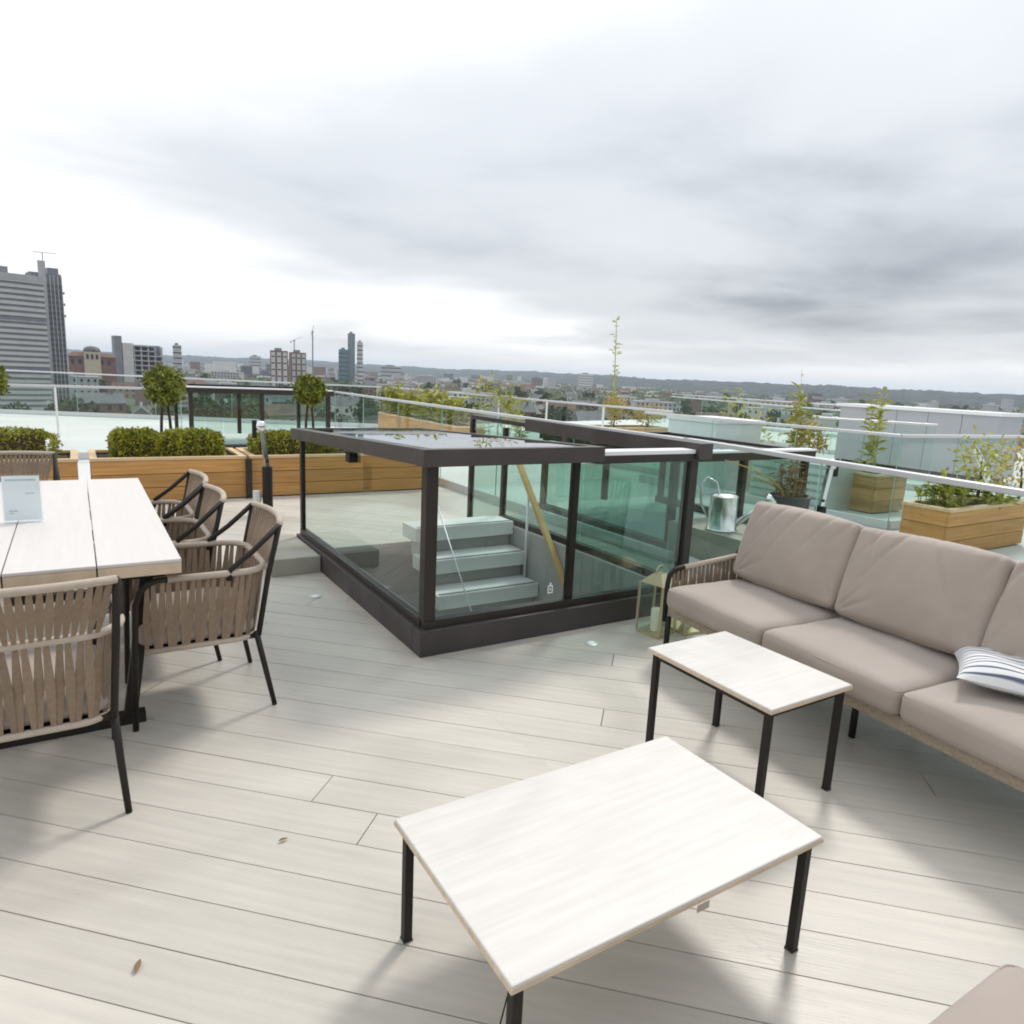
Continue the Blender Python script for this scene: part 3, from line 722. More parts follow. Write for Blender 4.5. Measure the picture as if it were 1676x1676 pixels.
planter('longest wooden planter behind the chrome tipped post, with one hedge and ball tree', 1.70, 4.12, 8.50, 9.35, 0.48)
def hedge(label, x0, x1, y0, y1, z0, z1, seed):
    rr = random.Random(seed); t = thing('box_hedge', label, 'hedge', ((x0+x1)/2, (y0+y1)/2, z0))
    a, b, h = (x1-x0)/2, (y1-y0)/2, z1-z0; pts = []
    for i in range(5200):
        x, y, z = rr.uniform(-1,1), rr.uniform(-1,1), rr.uniform(0,1)
        f = rr.random()
        if f < .4: z = 1 - abs(rr.gauss(0,.05))
        elif f < .65: y = -1 + abs(rr.gauss(0,.08))
        elif f < .75: y = 1 - abs(rr.gauss(0,.08))
        else: x = rr.choice((-1,1))*(1-abs(rr.gauss(0,.04)))
        w = 1 - 0.18*max(0, z-.75)/.25*max(abs(x), abs(y))**4
        lump = 1 + 0.05*math.sin(x*9+seed)*math.cos(y*7) + (rr.uniform(0, .10) if rr.random() < .05 else 0)
        pts.append(((x*a*w*lump, y*b*w, z*h*lump*w), (x*abs(x), y*abs(y), z*.8)))
    leaf_mesh(pts, 0.034, rr, 0.6).build('foliage', 'hedge', t)
    core = B(-a*.86, a*.86, -b*.84, b*.84, 0.0, h*.88).build('inner_twigs', 'bark', t)
    return t
hedge('clipped box hedge in the planter beside the dining table end', -1.60, -0.20, 8.66, 9.08, 0.44, 0.76, 1)
hedge('clipped box hedge under the ball tree, the shorter of its pair', 0.30, 0.79, 8.66, 9.05, 0.44, 0.75, 2)
hedge('clipped box hedge next to the dark planter joint, the longer of its pair', 0.81, 1.44, 8.66, 9.05, 0.44, 0.745, 3)
hedge('clipped box hedge behind the chrome tipped post by the hatch', 1.80, 2.75, 8.66, 9.05, 0.44, 0.73, 4)
def ball_tree(label, x, y, z0, zc_, rad, seed, stems=2):
    rr = random.Random(seed); t = thing('ball_tree', label, 'tree', (x, y, z0), group='clipped ball trees behind the hedges')
    for i in range(stems):
        ox = (i-(stems-1)/2)*0.10
        MB().tube([(ox*1.3, 0.03*i, 0), (ox*0.9, 0.02, (zc_-z0)*.5), (ox*.2, 0, zc_-z0)], [0.02, 0.017, 0.012], 7).build('trunk', 'bark', t, True)
    for i in range(7):
        a = rr.uniform(0, 6.3); e_ = rr.uniform(.1, 1.2)
        MB().tube([(0,0,zc_-z0-rad*.6), (rad*.7*math.cos(a)*math.cos(e_), rad*.7*math.sin(a)*math.cos(e_), zc_-z0-rad*.2+rad*.7*math.sin(e_))], [.01,.003], 5).build('branch', 'bark', t)
    pts = []
    for i in range(2600):
        d = Vector((rr.gauss(0,1), rr.gauss(0,1), rr.gauss(0,1))).normalized()
        k = 1 + 0.16*math.sin(d.x*4+seed)*math.sin(d.z*5+d.y*4+seed) + 0.08*math.sin(d.y*11+seed*2)
        q = rad*k*(rr.uniform(.55, 1.02) if rr.random() < .5 else rr.uniform(.85, 1.06 if rr.random() < .93 else 1.22))
        pts.append((d*q + Vector((0,0,zc_-z0)), d))
    leaf_mesh(pts, 0.055, rr, 0.2, .45).build('crown', 'topiary', t)
    return t
ball_tree('clipped ball tree on dark stems behind the pair of hedges', 0.90, 9.25, 0.44, 1.235, 0.195, 21)
ball_tree('clipped ball tree rising in front of the second glass hatch corner', 2.60, 9.25, 0.44, 1.235, 0.17, 22)
ball_tree('clipped ball tree beside the long hedge near the big office slab', -0.83, 9.25, 0.44, 1.25, 0.20, 23)
B_ = thing('joint_bracket', 'dark upright bracket at the joint between two wooden planters', 'bracket', (1.67, 8.47, 0))
B(-.03, .03, -.02, .028, 0, 0.46).build('plate', 'frame_brown', B_)
B(-.05, .05, -.03, -.021, 0.0, 0.02).build('foot', 'frame_brown', B_)

# ================================================================== CHROME TIPPED POSTS
def tip_post(label, loc, rz, k=1.0):
    t = thing('parasol_post', label, 'post', loc, rz, group='dark posts with a hinged chrome arm')
    MB().lathe([(0.11,0),(0.11,0.012),(0.06,0.02)], 24).build('base_plate', 'frame_black', t, 'auto')
    MB().tube([(0,0,.018),(0,0,.50*k)], .052, 16).build('sleeve', 'frame_black', t, 'auto')
    MB().tube([(-.11,0,.0),(-.11,0,.25)], .04, 14).build('short_socket', 'alu', t, 'auto')
    arm = MB().bar((0.0,0,.50*k),(-.055,0,.90*k), .05, .045, (0,1,0)).build('arm', 'chrome', t, bevel=0.006)
    MB().tube([(0.0,-.028,.56*k),(0.0,.028,.56*k)], .016, 12).build('pivot', 'frame_black', arm, 'auto')
    MB().lathe([(.005,.865*k),(.045,.88*k),(.055,.92*k),(.045,.965*k),(.005,.975*k)], 18, (-.06,0)).build('head', 'chrome', t, True)
    MB().tube([(-.12,0,.80*k),(-.12,0,.98*k)], .022, 10).build('side_lever', 'frame_black', t, 'auto')
    return t
tip_post('dark post with hinged chrome arm between the dining chairs and the planters', (1.66, 7.5, 0), R(0))
tip_post('dark post with hinged chrome arm behind the sofa among potted plants', (5.95, 4.02, -.004), R(165), 0.95)

# ================================================================== SECOND STAIR HATCH BEYOND THE HEDGES
h2 = thing('stair_hatch', 'second glass stair hatch with dark frame beyond the hedges', 'stair hatch', (1.66, 13.3, 0))
for x in (0.0, 1.18, 2.40):
    B(x, x+.07, 0, .07, 0.1, 1.0).build('corner_post', 'frame_brown', h2)
    B(x, x+.07, 2.1, 2.17, 0.1, 1.0).build('corner_post', 'frame_brown', h2)
B(-.04, 2.51, -.04, .09, 1.0005, 1.09).build('front_fascia', 'frame_brown', h2); B(-.04, 2.51, 2.09, 2.2, 1.0005, 1.09).build('rear_fascia', 'frame_brown', h2)
B(-.04, .06, .0905, 2.0895, 1.0005, 1.09).build('side_fascia', 'frame_brown', h2); B(2.42, 2.51, .0905, 2.0895, 1.0005, 1.09).build('side_fascia', 'frame_brown', h2)
B(.061, 2.419, .0905, 2.0895, 1.05, 1.07).build('roof_glass', 'glass_roof', h2)
B(-.04, 2.51, -.045, .09, 1.0905, 1.112).build('roof_runner', 'alu_pale', h2)
for x0, x1 in ((.071,.55),(.56,1.179),(1.251,1.82),(1.83,2.399)):
    B(x0, x1, .03, .042, .1, 1.0).build('front_pane', 'glass_pale_green', h2); B(x0, x1, 2.12, 2.132, .1, 1.0).build('rear_pane', 'glass_pale_green', h2)
for x in (.03, 2.43): B(x, x+.012, .071, 2.099, .1, 1.0).build('side_pane', 'glass_pale_green', h2)
for q in ((-.03,2.5,-.03,.10),(-.03,.10,.1005,2.2),(2.4,2.5,.1005,2.2)): B(q[0],q[1],q[2],q[3],0,.0995).build('plinth', 'fascia', h2)
h3 = copy_tree(h2); h3.location = (4.62, 4.62, -.004); h3.scale = (.78, 1.0, .85)
h3['label'] = 'third glass stair hatch with dark frame, on the neighbouring roof past the watering can'
# ================================================================== PLANTS IN FAR PLANTERS
def reeds(name, label, loc, h, n, spread, m, seed, lean=(0,0), leafy=14, ll=0.16, cat='plant', group=None, stemr=0.006):
    rr = random.Random(seed); t = thing(name, label, cat, loc, group=group)
    st = MB(); lf = MB()
    for i in range(n):
        a = rr.uniform(0, 6.3); r_ = spread*rr.random()**.5; bx, by = r_*math.cos(a), r_*math.sin(a)
        hh = h*rr.uniform(.55, 1.0) if n > 1 else h; ex = lean[0]*hh + rr.gauss(0,.05)*hh; ey = lean[1]*hh + rr.gauss(0,.05)*hh
        pts = [Vector((bx+ex*q*q, by+ey*q*q, hh*q*(1-.12*q*(abs(lean[0])+abs(lean[1]))))) for q in (0,.25,.5,.75,1)]
        st.tube(pts, [stemr*(1-.7*q) for q in (0,.25,.5,.75,1)], 5)
        for j in range(leafy):
            q = rr.uniform(.12, 1); k = min(3, int(q*4)); p = pts[k].lerp(pts[k+1], q*4-k)
            d = Vector((rr.gauss(0,1), rr.gauss(0,1), rr.uniform(.1,1.3))).normalized(); s = d.cross(Vector((0,0,1))).normalized()
            l_ = ll*rr.uniform(.5,1.2); w_ = l_*.13
            lf.add([p, p+d*l_*.5+s*w_, p+d*l_-Vector((0,0,l_*.25)), p+d*l_*.5-s*w_], [(0,1,2,3)])
    st.build('stems', m, t); lf.build('leaves', m, t); return t
def shrub(label, loc, r_, h, m, seed, n=900, size=.06):
    rr = random.Random(seed); t = thing('shrub', label, 'shrub', loc)
    MB().tube([(0,0,0),(0.02,0,h*.35),(0,.02,h*.6)], [.02,.014,.006], 6).build('trunk', 'bark', t)
    pts = []
    for i in range(n):
        d = Vector((rr.gauss(0,1), rr.gauss(0,1), rr.gauss(0,1))).normalized(); k = 1+.22*math.sin(d.x*6+seed)*math.sin(d.z*5)
        q = rr.uniform(.35, 1.05)*k; pts.append(((d.x*r_*q, d.y*r_*q, h*.58+d.z*h*.42*q), d))
    leaf_mesh(pts, size, rr, .4, .4).build('crown', m, t); return t
planter('far wooden planter with golden grasses along the back balustrade', 6.35, 7.0, 12.4, 16.6, 0.50)
for i, (x, y, h) in enumerate(((6.65,16.2,.75),(6.7,15.2,.6),(6.65,14.2,.7),(6.7,13.2,.6))):
    reeds('grass_clump', ('tall golden grass clump at the long planter end by the roof edge','low golden grass clump second along the long planter','golden grass clump third along the long planter','low golden grass clump at the long planter end towards the stair hatch')[i], (x, y, .46), h, 26, .28, 'reed', 60+i, leafy=8, ll=.3)
planter('wooden planter holding the tall spike plant on the neighbouring terrace', 9.2, 11.4, 11.7, 12.4, 0.55)
reeds('spike_plant', 'single tall thin spike plant standing high above the horizon', (9.95, 12.0, .5), 2.3, 1, .01, 'reed', 70, leafy=60, ll=.17, stemr=.02)
shrub('golden shrub at the foot of the tall spike plant', (10.05, 12.05, .5), .30, .75, 'reed_gold', 71)
shrub('yellow flowering shrub in the planter beside the spike plant', (10.95, 11.95, .5), .42, .55, 'reed_gold', 72)
reeds('leaning_plant', 'yellow green plant leaning over towards the hatch roof', (8.05, 12.6, .0), 1.75, 9, .10, 'reed', 73, lean=(-.42,.28), leafy=26, ll=.2)
reeds('feathery_plant', 'feathery pale plants rising over the far rail above the rear planters', (8.5, 14.5, .0), 1.65, 14, .7, 'reed', 74, leafy=22, ll=.2)
planter('wooden planter by the corner of the neighbouring balustrade', 7.10, 8.7, 3.42, 3.88, 0.47)
reeds('grass_tuft', 'fresh green grass tuft in the planter behind the sofa', (7.4, 3.66, .43), .30, 40, .22, 'hedge', 75, leafy=3, ll=.2)
reeds('grass_tuft', 'thin green trailing grass at the middle of the planter behind the sofa', (8.1, 3.66, .43), .2, 30, .3, 'hedge', 76, leafy=3, ll=.2)
shrub('yellow green bush growing out of the planter behind the sofa', (8.0, 3.62, .45), .26, .75, 'reed', 77, 330, .07)
shrub('golden bush beside the yellow green bush past the planter', (8.75, 3.55, .3), .33, .9, 'reed_gold', 78, 420, .06)
reeds('bamboo', 'bamboo with forked pale tips above the horizon ridge', (9.0, 6.5, .46), 1.5, 5, .12, 'reed', 79, leafy=26, ll=.22)
shrub('golden shrub at the foot of the forked bamboo', (8.95, 6.35, .46), .24, .65, 'reed_gold', 80, 600, .07)
reeds('arching_reed', 'thin reed arching over above the white plant box', (9.3, 8.45, .0), 2.0, 3, .06, 'reed', 81, lean=(.16,-.22), leafy=14, ll=.22)
shrub('olive green bush behind the white plant box', (9.7, 8.0, .0), .45, 1.3, 'reed', 82, 420, .07)
reeds('bamboo', 'short bright bamboo in front of the grey plant room', (9.1, 5.5, .46), 1.15, 6, .10, 'reed', 83, leafy=20, ll=.2)
planter('wooden trough with bamboo behind the neighbouring balustrade', 8.72, 9.42, 5.15, 6.95, 0.50)
# potted dry plant and watering can behind the sofa
tag(B(4.50, 5.05, 3.25, 4.53, -0.004, 0.33).build('bench_block', 'stone', bevel=.006), 'low stone block carrying the watering can behind the balustrade', 'block')
wc = thing('watering_can', 'shiny galvanised watering can on the stone block', 'watering can', (4.66, 4.06, 0.331), R(-50)); wc.scale = (1.25, 1.25, 1.2)
MB().lathe([(.10,0),(.105,.01),(.098,.02),(.092,.24),(.096,.25),(.09,.252)], 28).build('body', 'steel_can', wc, 'auto')
MB().lathe([(.088,.2525),(.075,.262),(.02,.268)], 28).build('lid', 'steel_can', wc, 'auto')
MB().tube([(.085,0,.05),(.17,0,.13),(.27,0,.23)], [.024,.017,.013], 10).build('spout', 'steel_can', wc, True)
MB().tube([(.265,0,.225),(.31,0,.265)], [.014,.045], 16).build('rose', 'steel_can', wc, True)
MB().tube([(-.03,0,.26),(-.06,0,.34),(-.12,0,.37),(-.16,0,.31),(-.15,0,.18),(-.095,0,.08)], .008, 8).build('handle', 'steel_can', wc, True)
pp = thing('plant_pot', 'dark tall pot holding a brown dry bush behind the sofa', 'pot', (5.62, 4.14, -.004))
MB().lathe([(.15,0),(.19,.55),(.20,.58),(.17,.58),(.16,.5)], 20).build('pot', 'black_pot', pp, 'auto')
MB().lathe([(.162,.495),(.08,.505),(.001,.51)], 20).build('soil', 'soil', pp)
reeds('dry_bush', 'brown dry twiggy bush in the dark pot behind the sofa', (5.62, 4.14, .5), .42, 30, .12, 'dry', 84, leafy=7, ll=.09)
reeds('arching_plant', 'pale arching stem bending out of the dark pot', (5.62, 4.16, .5), .5, 2, .02, 'reed_gold', 85, lean=(-1.1,.6), leafy=0, stemr=.014)

# ================================================================== NEIGHBOURING ROOF: white box, slatted unit, grey plant room
wb = thing('plant_box', 'white rendered box under the neighbouring rail', 'plant box', (8.0, 6.5, -.004))
B(0, 1.0, .75, 1.75, 0, 1.0).build('body', 'white_render', wb, bevel=.01); B(-.03, 1.03, .72, 1.78, 1.0005, 1.05).build('cap', 'alu_pale', wb)
B(-.004, -.0005, .85, .97, .55, .75).build('vent', 'frame_black', wb)
lu = thing('louvre_unit', 'low pale unit with horizontal louvres beside the white box', 'louvre unit', (8.1, 5.45, -.004))
B(.05, .8, 0.02, 1.2, 0, .6).build('casing', 'alu', lu)
for i in range(5): B(.02, .049, .03, 1.19, .08+i*.1, .14+i*.1).build('louvre', 'alu_pale', lu)
gb = thing('plant_room', 'large grey metal plant room with white top edge on the far roof', 'plant room', (14.0, 6.2, -.004))
for i in range(5): B(0, 0.9, i*.62, i*.62+.612, .12, 1.24).build('cladding_panel', 'plantroom', gb)
B(-.06, .96, -.06, 3.16, 1.2405, 1.30).build('roof_cap', 'alu_pale', gb); B(.1, .8, .1, 3.0, 0, .119).build('plinth', 'frame_black', gb)
MB().bar((-.3, -.2, .0), (.05, .35, .7), .08, .08).build('brace', 'alu_pale', gb)

# ================================================================== CITY BELOW
GZ = -32.0
def polar(az_deg, dist):          # azimuth measured from the view direction, clockwise
    a = AZ + R(az_deg); return dist*math.sin(a), dist*math.cos(a)
def px_az(x, y=600):              # picture column -> azimuth (direction only)
    d = fw + rt*((x-838)/1149.8) - up*((y-838)/1149.8)
    return math.degrees(math.atan2(d.x, d.y)) - 32.0
def px_el(x, y):
    d = fw + rt*((x-838)/1149.8) - up*((y-838)/1149.8)
    return d.z/math.hypot(d.x, d.y)
mat('city_ground', (0.085, 0.095, 0.06), 0.95, var=0.4, vscale=0.01)
mat('hill', (0.022, 0.032, 0.030), 0.95, var=0.6, vscale=0.012)
mat('conc', (0.44, 0.44, 0.45), 0.8, var=0.08, vscale=.2)
mat('conc_dark', (0.22, 0.23, 0.26), 0.7, var=0.1, vscale=.2)
mat('band_light', (0.56, 0.55, 0.54), 0.75, var=0.06, vscale=.2)
mat('win_dark', (0.045, 0.05, 0.06), 0.25)
mat('brick_red', (0.22, 0.13, 0.11), 0.85, var=0.15, vscale=.3)
mat('brick_tan', (0.33, 0.23, 0.17), 0.85, var=0.15, vscale=.3)
mat('house_white', (0.62, 0.61, 0.58), 0.8, var=0.08, vscale=.3)
mat('house_cream', (0.50, 0.44, 0.34), 0.8, var=0.08, vscale=.3)
mat('slate', (0.13, 0.13, 0.14), 0.7, var=0.2, vscale=.5)
mat('tile_red', (0.17, 0.10, 0.08), 0.8, var=0.2, vscale=.5)
mat('flatroof', (0.40, 0.41, 0.42), 0.8, var=0.1, vscale=.3)
mat('teal_glass', (0.10, 0.17, 0.20), 0.15, spec=0.8)
mat('city_leaf', (0.055, 0.075, 0.025), 0.8, var=0.4, vscale=.4)
mat('city_leaf_gold', (0.13, 0.12, 0.03), 0.8, var=0.4, vscale=.4)
g = MB(); ring = 64; RR = 9000
g.add([(RR*math.cos(2*math.pi*i/ring), RR*math.sin(2*math.pi*i/ring), GZ) for i in range(ring)], [tuple(range(ring))])
tag(g.build('ground', 'city_ground'), kind='structure')

# the big office slab with convex banded front, cut by the picture edge
def tower_base(px, dist): x, y = polar(px_az(px), dist); return x, y
def slab_office():
    dist = 430; x, y = tower_base(2, dist); az = AZ + R(px_az(2))
    t = thing('office_slab', 'broad grey office slab with horizontal white bands beside the dark tower', 'building', (x, y, GZ), -az)
    top = dist*px_el(20, 452) + CAM_H - GZ; hw = 20.0; dep = 14; bow = 5.0; n = 12; fl = 26
    def arc(off): return [(-hw+2*hw*i/n, -bow*(1-(-1+2*i/n)**2) - off) for i in range(n+1)]
    def ribbon(off, z0, z1):
        fr = arc(off); poly = fr + [(hw+off, dep), (-hw-off, dep)]; return prism(poly, z0, z1)
    ribbon(0, 0, top).build('glazing', 'conc_dark', t)
    fh = top/fl
    for i in range(fl):
        ribbon(.45, i*fh, i*fh+fh*(.55 if i % 9 else .2)).build('spandrel', 'band_light' if i % 9 else 'conc', t)
    ribbon(.6, top-1.8, top+1.0).build('parapet', 'conc', t)
    B(-10, 6, 2, 9, top+1, top+4.5).build('roof_plant', 'conc_dark', t)
    return t
slab_office()
def dark_tower():
    dist = 470; x, y = tower_base(80, dist); az = AZ + R(px_az(80))
    t = thing('dark_tower', 'tall dark residential tower with vertical fins and a pale lift core', 'building', (x, y, GZ), -az+R(8))
    top = dist*px_el(76, 430)+CAM_H-GZ; t1 = top-6
    t.scale = (.70, .8, 1)
    B(-9.5, 11, -9, 9, 0, t1).build('wall', 'conc_dark', t)
    B(-3.8, 1.0, -10.5, -9.02, 0, top).build('lift_core', 'conc', t)
    for i in range(9):
        xx_ = -9 + i*2.5
        if -4.5 < xx_ < 1.6: continue
        B(xx_-.22, xx_+.22, -9.9, -9.02, 0, t1-1).build('fin', 'band_light', t)
    for i in range(24): B(1.3, 10.9, -9.5, -9.01, 4+i*(t1-8)/24, 4+i*(t1-8)/24+1.1).build('spandrel', 'slate', t)
    for i in range(8): B(11.02, 11.6, -8+i*2.1, -7.3+i*2.1, 0, t1-3).build('fin', 'conc', t)
    B(3, 10, -6, 4, t1, t1+3.2).build('roof_plant', 'conc_dark', t)
    for i, z in enumerate((top-16, top-22, top-28)): B(11.0, 12.8, -8.5, -4, z, z+1.2).build('balcony', 'conc', t)
    MB().bar((-6,-8,top+4.2),(9,-8,top+4.6),.25,.25).build('crane_jib', 'frame_black', t); B(-.3,.3,-8.3,-7.7,t1,top+4.2).build('crane_mast', 'conc', t)
dark_tower()
def dome_house():
    dist = 700; x, y = tower_base(152, dist); az = AZ+R(px_az(152)); el = px_el(152, 568)*dist+CAM_H-GZ
    t = thing('domed_building', 'red brick building with a dark mansard dome in the city', 'building', (x, y, GZ), -az)
    B(-17, 17, -8, 8, 0, el-8).build('wall', 'brick_red', t)
    MB().add([(-18,-9,el-8),(18,-9,el-8),(18,9,el-8),(-18,9,el-8),(-14,-3,el-4.5),(14,-3,el-4.5),(14,3,el-4.5),(-14,3,el-4.5)],[(0,1,5,4),(1,2,6,5),(2,3,7,6),(3,0,4,7),(4,5,6,7),(3,2,1,0)]).build('roof', 'tile_red', t)
    B(-6, 6, -10, 4, 0, el-4).build('pavilion', 'house_cream', t)
    MB().lathe([(6.2,el-4),(6.4,el-3),(5.4,el-.8),(3,el+.4),(.3,el+.7)], 12, (0,-4)).build('dome', 'slate', t, True)
    for i in range(6): B(-15+i*5.2, -13+i*5.2, -8.3, -8.01, el-14, el-10.5).build('window', 'win_dark', t)
    for i in range(3): B(-4.3+i*3.4, -2.5+i*3.4, -10.3, -10.01, el-10, el-6).build('window', 'win_dark', t)
dome_house()
def frame_block():
    dist = 760; x, y = tower_base(228, dist); az = AZ+R(px_az(228)); top = px_el(228, 552)*dist+CAM_H-GZ
    t = thing('unfinished_block', 'grey concrete block with open floors and a pale stair core', 'building', (x, y, GZ), -az+R(12)); t.scale = (.74, .8, 1)
    B(-28, -20, -8, 8, 0, top).build('wall', 'conc_dark', t); B(-19.5, -8, -9, 8, 0, top-6).build('stair_core', 'band_light', t)
    n = 9
    for i in range(n):
        z = 8+i*(top-12)/n; w = 27 if i < n-2 else 16
        B(-7.9, w, -8, 8, z, z+1.0).build('floor_slab', 'conc', t)
    for xq in (-7, 1, 9, 17, 25): B(xq, xq+1.2, -7.5, 7.5, 0, top-8).build('wall_fin', 'conc', t)
    B(-7.8, 26, 2, 7, 0, top-7).build('inner_wall', 'conc_dark', t)
frame_block()
def simple_tower(name, label, px, topy, dist, w, d, wallm, style, rz=0, cat='building', group=None):
    x, y = tower_base(px, dist); az = AZ+R(px_az(px)); top = px_el(px, topy)*dist+CAM_H-GZ
    t = thing(name, label, cat, (x, y, GZ), -az+R(rz), group=group); a, b = w/2, d/2
    B(-a, a, -b, b, 0, top).build('wall', wallm, t)
    fl = max(4, int(top/3.6))
    if style == 'bays':
        nb = 3
        for i in range(nb):
            xq = -a+w*(i+.5)/nb; B(xq-w*.11, xq+w*.11, -b-.5, -b-.01, 3, top-2).build('window_bay', 'band_light', t)
            for k in range(3, fl-1, 2): B(xq-w*.09, xq+w*.09, -b-.8, -b-.51, k*top/fl, k*top/fl+1.4).build('window', 'win_dark', t)
    elif style == 'bands':
        for k in range(1, fl, 2): B(-a-.3, a+.3, -b-.4, -b-.01, k*top/fl, k*top/fl+1.6).build('window_band', 'win_dark' if wallm != 'conc_dark' else 'conc', t)
    elif style == 'glass':
        for i in range(5): B(-a+w*i/4-.3, -a+w*i/4+.3, -b-.5, -b-.01, 0, top-1).build('fin', 'conc', t)
    B(-a*.5, a*.3, -b*.4, b*.5, top, top+3).build('roof_plant', 'conc_dark', t)
    return t
simple_tower('tower_block', 'slim grey tower block standing alone in the haze', 291, 565, 1150, 11, 12, 'conc', 'bands')
simple_tower('tower_block', 'red brick tower block with pale bays, the broader of the pair', 457, 574, 900, 20, 16, 'brick_red', 'bays')
simple_tower('tower_block', 'red brick tower block with pale bays, the narrower of the pair', 487, 577, 930, 18, 16, 'brick_red', 'bays', 10)
simple_tower('glass_tower', 'tall slender glass tower on the skyline', 575, 546, 1300, 12, 14, 'teal_glass', 'glass')
simple_tower('tower_block', 'dark stepped block attached to the slender glass tower', 562, 572, 1290, 16, 14, 'teal_glass', 'bands')
simple_tower('tower_block', 'white slab tower close beside the slender glass tower', 589, 560, 1310, 10, 14, 'house_white', 'bands')
simple_tower('tower_block', 'pale wide slab building in the hazy distance below the ridge', 960, 612, 2100, 44, 18, 'house_white', 'bands')
simple_tower('tower_block', 'pale grey tower block far off between the brick pair and the dome', 418, 583, 1900, 26, 18, 'conc', 'bands')
simple_tower('tower_block', 'low wide grey office block near the brick towers', 640, 600, 1500, 40, 20, 'conc', 'bands')
def crane(label, px, topy, dist, rz):
    x, y = tower_base(px, dist); top = px_el(px, topy)*dist+CAM_H-GZ
    t = thing('tower_crane', label, 'crane', (x, y, GZ), rz)
    B(-.8, .8, -.8, .8, 0, top).build('mast', 'conc_dark', t); B(-1.6, 1.6, -1.2, 1.2, top-3, top-.5).build('cab', 'conc_dark', t)
    MB().bar((-9,0,top-4),(22,0,top+8),.7,.7).build('jib', 'conc_dark', t); B(-10,-7,-1,1,top-7,top-3.8).build('counterweight', 'conc', t)
crane('tower crane with thin mast near the red brick towers', 512, 541, 1050, R(70))
crane('small tower crane seen between the two red brick towers', 482, 556, 1700, R(20))

# houses: a few kinds, copied one by one
def proto_house(kind):
    wallm, roofm, w, d, h, pitch, lab = kind
    t = thing('house', lab, 'house', (0,0,GZ), group='houses in the city below')
    a, b = w/2, d/2
    B(-a, a, -b, b, 0, h).build('wall', wallm, t)
    if pitch:
        MB().add([(-a-.4,-b-.4,h),(a+.4,-b-.4,h),(a+.4,b+.4,h),(-a-.4,b+.4,h),(-a-.4,0,h+pitch),(a+.4,0,h+pitch)],[(0,1,5,4),(2,3,4,5),(1,2,5),(3,0,4),(3,2,1,0)]).build('roof', roofm, t)
        B(a*.5, a*.5+1.1, -.6, .6, h+pitch*.3, h+pitch+1.6).build('chimney', wallm, t)
    else:
        B(-a-.3, a+.3, -b-.3, b+.3, h, h+.8).build('roof', roofm, t); B(-a*.4, a*.2, -b*.4, b*.4, h+.8, h+3).build('roof_plant', 'conc', t)
    nf = max(2, int(h/3.2)); nb = max(3, int(w/4)); wm = MB()
    for f in range(nf):
        for i in range(nb):
            xq = -a + w*(i+.5)/nb; zq = 1+f*h/nf; wm.box(xq-.7, xq+.7, -b-.15, -b-.01, zq, zq+1.7); wm.box(xq-.7, xq+.7, b+.01, b+.15, zq, zq+1.7)
    tag(wm.build('windows', 'win_dark', t), kind='stuff')
    return t
KINDS = [('house_white','slate',14,9,8,3.5,'white rendered house with slate roof down in the city'),
         ('brick_tan','tile_red',22,9,8,3.8,'tan brick terrace with red tiled roof down in the city'),
         ('brick_red','slate',18,10,10,3.5,'red brick house with slate roof down in the city'),
         ('house_cream','flatroof',26,14,14,0,'cream flat roofed apartment block down in the city'),
         ('conc','flatroof',36,15,17,0,'grey flat roofed office block down in the city'),
         ('house_white','flatroof',40,16,11,0,'long white flat roofed block down in the city')]
protos = [proto_house(k) for k in KINDS]
rr = random.Random(99); used = set(); placed = []
def free(x, y, r):
    for (a, b, c) in placed:
        if (a-x)**2+(b-y)**2 < (r+c)**2: return False
    placed.append((x, y, r)); return True
nh = 0; tries = 0
while nh < 230 and tries < 6000:
    tries += 1
    az = rr.uniform(-40, 40); dist = 300*math.exp(rr.random()*1.75)
    k = rr.choices(range(6), (5,5,4,2.5,2,2))[0]
    if dist < 520 and k > 2: k -= 3
    x, y = polar(az, dist)
    if az < -27 and 380 < dist < 520: continue
    if not free(x, y, KINDS[k][2]*.55): continue
    o = protos[k] if k not in used else copy_tree(protos[k]); used.add(k)
    o.location = (x, y, GZ); o.rotation_euler = (0, 0, -AZ-R(az)+rr.choice((0, .3, -.4, 1.57, .7))); s = rr.uniform(.85, 1.25); o.scale = (s, s, s*rr.uniform(.85, 1.25)); nh += 1
# trees of the city
def proto_tree(m, seed):
    r2 = random.Random(seed)
    lab = 'broad green street tree between the houses below' if m == 'city_leaf' else 'broad golden street tree between the houses below'
    t = thing('street_tree', lab, 'tree', (0,0,GZ), group='trees between the houses')
    MB().tube([(0,0,0),(.2,0,3),(.1,.2,6)], [.5,.4,.2], 6).build('trunk', 'bark', t)
    pts = []
    for c in range(9):
        cx, cy2, cz = r2.uniform(-3,3), r2.uniform(-3,3), r2.uniform(5,10.5); cr_ = r2.uniform(1.6,2.8)
        for i in range(60):
            d = Vector((r2.gauss(0,1), r2.gauss(0,1), r2.gauss(0,1))).normalized(); pts.append(((cx+d.x*cr_, cy2+d.y*cr_, cz+d.z*cr_*.8), d))
    leaf_mesh(pts, 1.3, r2, .2, .8).build('crown', m, t); return t
tps = [proto_tree('city_leaf', 1), proto_tree('city_leaf', 2), proto_tree('city_leaf_gold', 3)]; tu = set(); nt_ = 0; tries = 0
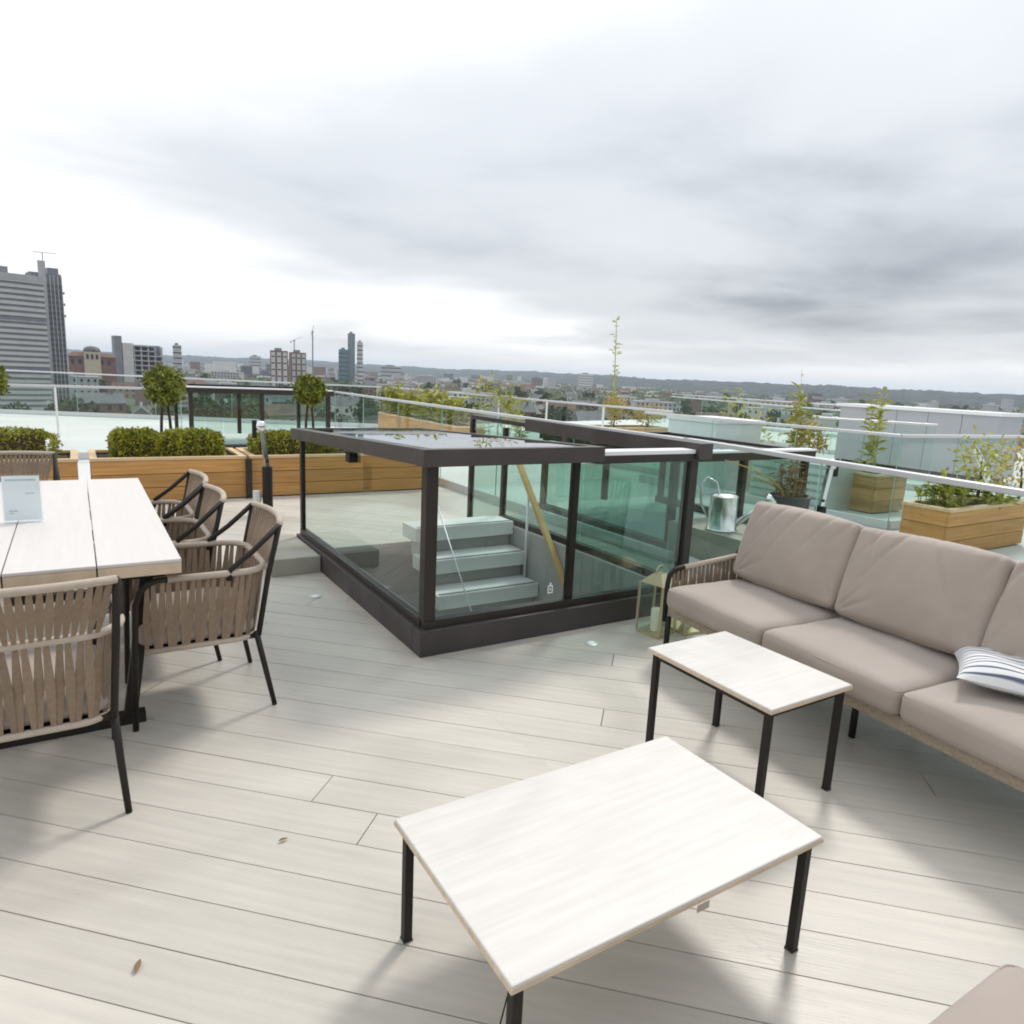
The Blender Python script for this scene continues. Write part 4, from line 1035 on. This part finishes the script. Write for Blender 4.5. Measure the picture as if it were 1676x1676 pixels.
while nt_ < 240 and tries < 6000:
    tries += 1
    az = rr.uniform(-40, 40); dist = 270*math.exp(rr.random()**1.3*1.8); x, y = polar(az, dist)
    if not free(x, y, 3.0): continue
    k = rr.choices((0,1,2),(4,4,1.3))[0]; o = tps[k] if k not in tu else copy_tree(tps[k]); tu.add(k)
    s = rr.uniform(.8, 1.6); o.location = (x, y, GZ); o.scale = (s, s, s); o.rotation_euler = (0,0,rr.uniform(0,6.3)); nt_ += 1
# the rest of the town, past counting
def far_edge(az): return 5600 - 1700*math.tanh((az-2)/9)
far = {m: MB() for m in ('house_white','brick_tan','slate','conc','brick_red')}
for i in range(5200):
    az = rr.uniform(-44, 44); dist = 1300*math.exp(rr.random()*1.5); x, y = polar(az, dist)
    if dist > far_edge(az)*.66 or (az > 3 and rr.random() < .72): continue
    m = rr.choices(list(far), (4,2,3,4,.8))[0]; w, d = rr.uniform(6,20), rr.uniform(6,16); h = rr.uniform(5,12) if rr.random() < .96 else rr.uniform(15,34)
    far[m].box(x-w, x+w, y-d*.5, y+d*.5, GZ-1, GZ+h)
for m, mb in far.items(): tag(mb.build('distant_town', m), 'hazy distant town stretching out to the ridge', 'town', 'distant town', 'stuff')
wood = MB()
for i in range(14000):
    az = rr.uniform(-44, 44); dist = 900*math.exp(rr.random()*1.95); x, y = polar(az, dist)
    if dist > far_edge(az)*.66 or (az < 3 and math.sin(x*.004+1)+math.sin(y*.005+x*.002) < -.15): continue
    r_ = rr.uniform(5, 13); h = rr.uniform(6, 13); n = 5; a0 = rr.uniform(0,6)
    vs_ = [(x+r_*math.cos(a0+j*1.2566), y+r_*math.sin(a0+j*1.2566), GZ+h*rr.uniform(.3,.6)) for j in range(n)] + [(x+rr.uniform(-2,2), y+rr.uniform(-2,2), GZ+h)] + [(x+r_*.8*math.cos(a0+j*1.2566), y+r_*.8*math.sin(a0+j*1.2566), GZ-.5) for j in range(n)]
    wood.add(vs_, [(j,(j+1)%n,n) for j in range(n)] + [(n+1+j, n+1+(j+1)%n, (j+1)%n, j) for j in range(n)])
tag(wood.build('distant_woodland', 'city_leaf'), 'dark tree canopy between the distant roofs', 'woodland', None, 'stuff')
# hills round the rim: far and low on one side, a nearer wooded ridge on the other
hl = MB(); na, nr = 460, 14
for i in range(na+1):
    az = -50+100*i/na; F = far_edge(az)
    n_ = math.sin(az*.31+.5)*.5+math.sin(az*.77+2)*.3+math.sin(az*1.9)*.2+math.sin(az*4.3+1)*.10+math.sin(az*9.7)*.05
    top = 33 + F*(.0058+.0017*n_)
    for j in range(nr+1):
        q = j/nr; x, y = polar(az+q*1.5*math.sin(az*.4), F*(.6+.4*q))
        hl.v.append((x, y, GZ-2+top*(math.sin(math.pi*.5*q)**1.5)+(noise.noise(Vector((az*3, q*9, 0)))*9+random.uniform(-2.5, 2.5) if j else 0)))
for i in range(na):
    for j in range(nr): a = i*(nr+1)+j; hl.f.append((a, a+nr+1, a+nr+2, a+1))
tag(hl.build('hills', 'hill'), kind='structure')

# ================================================================== HAZE
hm = bpy.data.materials.new('haze'); hm.use_nodes = True; t_ = hm.node_tree; t_.nodes.clear()
o_ = t_.nodes.new('ShaderNodeOutputMaterial'); pv = t_.nodes.new('ShaderNodeVolumePrincipled')
pv.inputs['Color'].default_value = (0.70, 0.82, 0.96, 1); pv.inputs['Density'].default_value = 0.00008; pv.inputs['Anisotropy'].default_value = 0.2
t_.links.new(pv.outputs[0], o_.inputs['Volume']); MATS['haze'] = hm
tag(B(-9300, 9300, -9300, 9300, GZ-3.5, 96).build('haze', 'haze'), kind='stuff')
